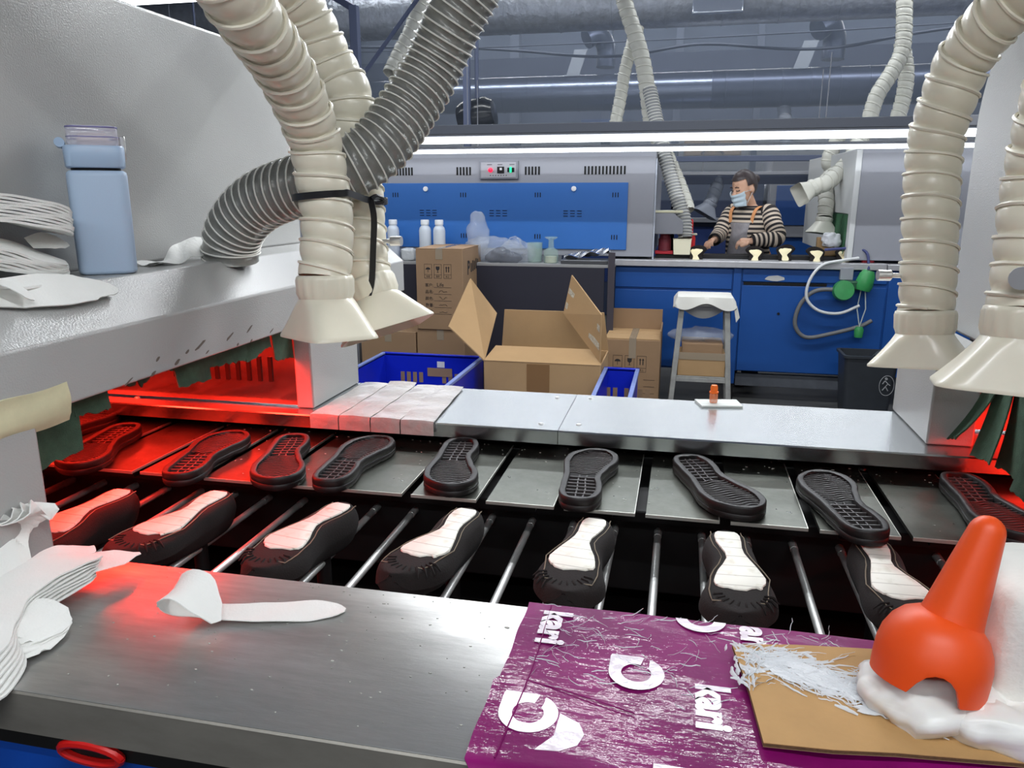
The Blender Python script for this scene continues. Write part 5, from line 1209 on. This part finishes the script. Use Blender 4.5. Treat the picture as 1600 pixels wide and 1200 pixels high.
# ================================================================== HALL FITTINGS
# hoses above the far bench
def far_hose(label, path, r, seg, hd=None, m=M_CREAMF, wire=False, group='hoses above the far bench'):
    t = thing('far_hose', label, 'hose', path[-1], group)
    f = ribbed_hose(t, path, r, seg, m, M_WIRE if wire else m, 16, .004 if not wire else .0035, cup=not wire)
    if hd: hood(t, f[0], hd[0], hd[1], r * 1.9, r * 1.35, r * 1.5, r, m, r * .5)
    return t
far_hose('cream hose dropping past the lamps to the glue box', [(-.53, 6.14, 2.95), (-.504, 6.139, 2.779), (-.371, 6.077, 2.417), (-.314, 6.032, 2.191), (-.263, 5.975, 1.919), (-.175, 5.895, 1.735), (-.048, 5.855, 1.466), (.024, 5.774, 1.288)], .058, .062)
far_hose('thin pale hose branching off above the upper lamp', [(-.40, 6.25, 2.62), (-.44, 6.23, 2.50), (-.486, 6.2, 2.297), (-.509, 6.17, 2.113), (-.545, 6.1, 1.87)], .046, .06)
far_hose('grey wire hose ending on the glue box', [(-.284, 5.87, 2.132), (-.198, 5.78, 1.817), (-.134, 5.72, 1.618), (-.066, 5.67, 1.421), (.0, 5.63, 1.246), (.02, 5.60, 1.11)], .050, .022, None, mat('grey_film_far', (150, 152, 152), .35), True)
far_hose('cream hose swinging sideways with its hood beside the woman', [(1.47, 6.595, 3.0), (1.485, 6.595, 2.869), (1.497, 6.495, 2.462), (1.434, 6.436, 2.281), (1.33, 6.368, 2.1), (1.269, 6.298, 1.874), (1.201, 6.153, 1.777), (1.121, 5.996, 1.639), (.965, 5.82, 1.493), (.87, 5.79, 1.452)], .056, .058, ((-.95, -.3, -.5), 1.4))
far_hose('cream hose branch hanging behind the lamp rail', [(1.515, 6.62, 2.50), (1.561, 6.59, 2.289), (1.553, 6.55, 2.106), (1.503, 6.5, 1.88)], .056, .058)
far_hose('cream hose hooked round and hanging straight down by the green curtain', [(1.121, 6.455, 1.85), (1.051, 6.412, 1.68), (1.066, 6.397, 1.60), (1.15, 6.41, 1.60), (1.01, 6.2, 1.5), (1.0, 6.05, 1.35), (.99, 6.0, 1.24)], .054, .056, ((-.1, -.1, -1), .3))
far_hose('short grey hose hanging from the dark duct', [(1.10, 10.2, 2.50), (1.115, 10.2, 2.36), (1.15, 10.2, 2.17), (1.17, 10.2, 2.0)], .08, .08, None, mat('hazy_hose', (150, 156, 170), .5))
far_hose('dim hose with flared end in the dark gap behind the woman', [(.31, 7.86, 1.56), (.295, 7.83, 1.48), (.27, 7.80, 1.40), (.245, 7.78, 1.33)], .062, .06, ((-.5, -.2, -1), .4), MATS['hazy_hose'])
far_hose('cream hose glimpsed behind the grey wire hose', [(-2.05, 6.2, 2.9), (-2.12, 6.15, 2.65), (-2.2, 6.1, 2.48), (-2.26, 6.0, 2.3)], .075, .07)
# ducts along the hall
def duct(label, pts, r, m, rings, name='air_duct', group='ducts under the ceiling'):
    t = thing(name, label, 'duct', pts[0], group); MB().tube(pts, r, 36).build('shell', m, t, 40)
    a, b = Vector(pts[0]), Vector(pts[-1]); n = int((b - a).length / rings); d = (b - a).normalized(); q = d.to_track_quat('Z', 'Y').to_matrix().to_4x4()
    for k in range(n): MB().lathe([(r, -.008), (r * 1.02, -.006), (r * 1.02, .006), (r, .008)], 36, Matrix.Translation(a + d * rings * (k + .5)) @ q, cap=False).build('seam_ring', m, t, 40)
    return t
duct('big silver foil duct crossing under the ceiling', [(-6, 7.9, 3.22), (6, 7.9, 3.22)], .30, M_FOIL, .5)
duct('dark galvanised duct with bright seam line further back', [(-6, 10.2, 2.64), (.25, 10.2, 2.64)], .215, mat('galvanised_bright', (120, 130, 154), .25, .85, var=.2, vscale=6), .32)  # metal tinted blue-grey to stand in for haze
duct('dull haze-tinted duct carrying on from the galvanised one', [(.25, 10.2, 2.64), (6, 10.2, 2.64)], .218, M_DUCTD, .32)
bm_ = thing('roof_beam', 'broad blue-grey beam between the two ducts', 'beam', (0, 11.2, 2.9), 'roof steel')
bx('web', M_BEAM, (-8.9, 8.9, 11.2, 11.3, 2.85, 3.25), bm_, .01); bx('flange', M_BEAM, (-8.9, 8.9, 11.12, 11.38, 2.82, 2.85), bm_, .004)
pat = bx('wrap_patch', mat('bright_foil', (206, 214, 226), .2, .8), (-.02, .42, 7.58, 7.62, 2.93, 3.3), None, .01); tag(pat, 'bright foil patch wrapped round the silver duct', 'patch')
pat.rotation_euler = (R(-18), 0, 0); pat.location = Vector((.2, 7.60, 2.96))
def pipe(label, pts, r, m, name='roof_pipe', cat='pipe', group=None):
    return tag(MB().tube(smooth_path(pts, .06), r, 8).build(name, m, None, 60), label, cat, group)
pipe('sagging black cable strung below the silver duct', [(-8.98, 9.4, 3.3), (-3, 9.4, 3.1), (-1, 9.4, 2.93), (.1, 9.4, 3.02), (1.4, 9.4, 2.93), (3.2, 9.4, 3.12), (8.98, 9.4, 3.3)], .016, mat('cable_grey', (70, 76, 92), .7), 'cable', 'cable')
pipe('thin cable running straight above the sagging one', [(-8.98, 9.35, 3.1), (.4, 9.35, 3.08), (8.98, 9.35, 3.3)], .007, MATS['cable_grey'], 'cable', 'cable')
fr_ = thing('angle_iron_stand', 'grey angle-iron stand behind the two cream hoses', 'stand', (-2.6, 5.6, 0), 'hall frames')
bx('upright', M_BEAM, (-2.42, -2.36, 5.6, 5.66, 0, 2.72), fr_, .003)
MB().tube([(-2.39, 5.63, 2.70), (-2.95, 5.9, 3.02)], .032, 4).build('slanted_arm', M_BEAM, fr_, 20)
MB().tube([(-2.39, 5.63, 2.12), (-2.75, 5.63, 1.9)], .015, 4).build('brace', M_BEAM, fr_, 20); MB().tube([(-2.39, 5.63, 2.2), (-1.9, 5.63, 2.75)], .015, 4).build('brace', M_BEAM, fr_, 20)
up = thing('hall_post', 'slim grey post rising behind the big grey wire hose', 'post', (-2.0, 7.2, 0), 'hall frames')
bx('post', M_BEAM, (-2.03, -1.97, 7.2, 7.26, 0, 3.0), up, .003); bx('foot_plate', M_BEAM, (-2.08, -1.92, 7.15, 7.31, 0, .012), up, .002)
for k, (x, w_) in enumerate(((-2.9, .16), (-1.35, .14), (1.05, .10), (-.2, .12))):
    p_ = thing('wall_column', ['grey column at the hose side of the back wall', 'grey column between post and hoses on the back wall', 'dark column right of the hanging grey hose', 'dark column by the blue sign'][k], 'column', (x, 13.6, 0), 'columns at the back wall')
    bx('shaft', M_BEAM, (x - w_ / 2, x + w_ / 2, 13.5, 13.7, 0, 4.19), p_, .005); bx('base', M_BEAM, (x - w_ / 2 - .02, x + w_ / 2 + .02, 13.48, 13.72, 0, .1), p_, .005)
sg_ = thing('wall_sign', 'blue notice board on the back wall', 'sign', (-1.2, 13.4, 2.2))
bx('board', mat('sign_blue', (60, 84, 140), .5), (-1.75, -1.15, 13.42, 13.45, 2.30, 2.62), sg_, .003); bx('white_line', M_WALL, (-1.70, -1.2, 13.41, 13.42, 2.44, 2.50), sg_, 0)
ex = thing('wall_fan', 'blurred pale fan housing in a warm beige on the back wall', 'fan', (.35, 13.4, 2.1))
bx('housing', mat('warm_housing', (200, 176, 150), .6), (-.05, .85, 13.3, 13.5, 2.0, 2.55), ex, .03)  # one even warm beige colour
for a in (45, -45): MB().tube([(.4 - .25 * math.cos(R(a)), 13.29, 2.22 - .25 * math.sin(R(a))), (.4 + .25 * math.cos(R(a)), 13.29, 2.22 + .25 * math.sin(R(a)))], .02, 6).build('blade', mat('fan_blade', (120, 100, 90), .6), ex, 60)
def elbow(label, x, y, z, s):
    t = thing('duct_elbow', label, 'duct', (x, y, z), 'roof cowls'); MB().tube(smooth_path([(x, y, z + .1), (x, y, z + .34), (x - .1, y - .12, z + .46), (x - .22, y - .2, z + .40)], .04), .13 * s, 16).build('pipe', M_DUCTD, t, 60)
    MB().sheet(lambda u, v: (x - .36 + .16 * u - .1 * v, y - .22, z + .28 - .3 * v), 4, 6, .02).build('flap', mat('pale_flap', (150, 158, 172), .5), t, 40)
elbow('dark bent cowl above the dull duct with pale flap', 1.62, 10.3, 2.85, 1.0); elbow('dark bent cowl by the pale branch hose', -1.05, 10.3, 2.85, .9)
for k, (x, y, z) in enumerate(((-1.95, 7.4, 2.12),)):
    t = thing('black_motor', 'round black fan motor below the dark duct', 'motor', (x, y, z)); MB().lathe([(0, -.17), (.13, -.17), (.16, -.1), (.16, .1), (.12, .17), (0, .18)], 24, Matrix.Translation((x, y, z)) @ Matrix.Rotation(R(80), 4, 'Y')).build('drum', mat('black_gloss', (30, 32, 36), .2), t, 40)
    MB().tube([(x, y, z + .1), (x, y, 3.0)], .02, 8).build('hanger', M_BEAM, t, 60)
# lamp rail above the front tube lamp
lr = thing('lamp_rail', 'dark channel running above the two bright tube lamps', 'rail', (0, 5.0, 1.8))
bx('channel', mat('rail_grey', (88, 92, 102), .5), (-3.4, 1.33, 4.97, 5.12, 1.778, 1.835), lr, .004); bx('end_piece', M_GREYD, (1.33, 3.2, 4.97, 5.12, 1.778, 1.835), lr, .004)
for x in (-3.3, 3.0): MB().tube([(x, 5.05, 1.83), (x, 5.05, 4.2)], .008, 6).build('hanger', M_BEAM, lr, 60)
# rails behind the woman and the third row of machines
for k, (y, z, h_, m_) in enumerate(((7.6, 1.70, .05, M_BEAM), (7.6, 1.58, .03, M_GREYD), (7.8, 1.50, .10, M_BEAM))):
    t = thing('cable_tray', ['upper grey rail behind the woman', 'thin pale rail behind the woman', 'broad grey rail just above the woman'][k], 'rail', (1, y, z), 'rails behind the woman')
    bx('channel', m_, (-.2, 4.5, y, y + .1, z, z + h_), t, .004)
    for x in (-.1, 4.3): bx('support', M_BEAM, (x - .02, x + .02, y + .02, y + .06, 0, z), t, 0)
th = thing('rear_oven', 'grey oven with blue doors in the row behind the woman', 'oven', (2.4, 9.3, 0))
bx('casing', M_GREYD, (.90, 5, 9.0, 10.0, .95, 1.78), th, .01); bx('blue_door', mat('rear_blue', (44, 82, 148), .45), (.97, 2.28, 8.985, 9.0, 1.08, 1.50), th, .004); bx('blue_door', mat('rear_blue', (44, 82, 148), .45), (2.32, 4.9, 8.985, 9.0, 1.08, 1.50), th, .004)
bx('base_cabinet', M_BLUE, (.90, 5, 9.05, 9.95, .0, .95), th, .004)
for x in (1.18, 1.22, 2.04, 2.08): bx('vent_slot', M_DARK, (x, x + .012, 8.98, 8.986, 1.38, 1.42), th, 0)
MB().lathe([(0, 0), (.02, 0), (.02, .014), (0, .014)], 12, Matrix.Translation((1.34, 8.985, 1.45)) @ RX).build('panel_knob', M_CHROME, th)
t2 = thing('rear_oven', 'dark oven row seen in the gap left of the woman', 'oven', (-.8, 9.4, 0))
bx('casing', mat('rear_dark', (60, 70, 96), .5), (-1.4, .86, 9.2, 10.0, .0, 1.56), t2, .01); bx('bench_edge', M_GREYD, (-1.4, .86, 9.1, 9.2, 1.10, 1.15), t2, .004); bx('blue_door', mat('rear_blue2', (40, 62, 120), .5), (-1.2, .6, 9.19, 9.2, .4, 1.05), t2, .004)
# ================================================================== LAMPS (each with its own light)
tube_lamp('long white tube lamp on the dark rail, upper of the two bright lines', -3.0, 2.4, 5.0, 1.742, 2, 'tube lamps over the far bench', .042)
tube_lamp('long white tube lamp just over the far oven face, lower of the two bright lines', -3.0, 2.4, 5.25, 1.687, .6, 'tube lamps over the far bench', .026)
tube_lamp('tube lamp hung above the near conveyor', -1.05, 1.5, 2.3, 2.25, 36, 'ceiling tube lamps')
tube_lamp('tube lamp hung above the worker side of the near bench', -.4, 2.0, -.1, 2.4, 24, 'ceiling tube lamps')
tube_lamp('unseen tube lamp added behind the camera to brighten surfaces facing it', -2, 2, -1.7, 2.7, 45, 'ceiling tube lamps')  # added fill lamp out of view, for surfaces facing the camera
tube_lamp('unseen tube lamp added high over the aisle to soften the shading', -3, 3, 3.6, 3.3, 60, 'ceiling tube lamps')  # added above the view to keep the shading soft
tube_lamp('unseen tube lamp added over the far bench to brighten the upper hall', -4, 4, 6.4, 3.5, 60, 'ceiling tube lamps')  # added above the view; brightens ducts and ceiling
tube_lamp('unseen tube lamp added over the row behind the woman to brighten the haze', -4, 4, 9.1, 3.95, 70, 'ceiling tube lamps')  # added out of view to light up the haze
tube_lamp('unseen tube lamp added at the back of the hall to brighten the ceiling', -5, 5, 12.4, 4.12, 50, 'ceiling tube lamps')  # added out of view; lifts the back of the ceiling
tube_lamp('tube lamp glimpsed bright through the gap behind the woman', -.2, 1.1, 9.6, 1.60, 5, 'ceiling tube lamps')
tube_lamp('tube lamp end showing over the hood above the blue bottle', -3.6, -1.8, 3.0, 2.175, 14, 'ceiling tube lamps', .05)
# ------------------------------------------------------------------ haze in the back of the hall
hz = MB().box(-8.9, 8.9, 6.6, 13.95, 1.35, 4.15).build('haze', None, None, 0)
hmt = bpy.data.materials.new('thin_haze'); hmt.use_nodes = True; N = hmt.node_tree.nodes; N.clear()
o_ = N.new('ShaderNodeOutputMaterial'); v_ = N.new('ShaderNodeVolumeScatter'); v_.inputs['Color'].default_value = (.62, .75, 1, 1); v_.inputs['Density'].default_value = .075
hmt.node_tree.links.new(v_.outputs[0], o_.inputs['Volume']); hz.data.materials.clear(); hz.data.materials.append(hmt)
tag(hz, 'pale blue haze hanging under the ceiling at the back', 'haze', kind='stuff')
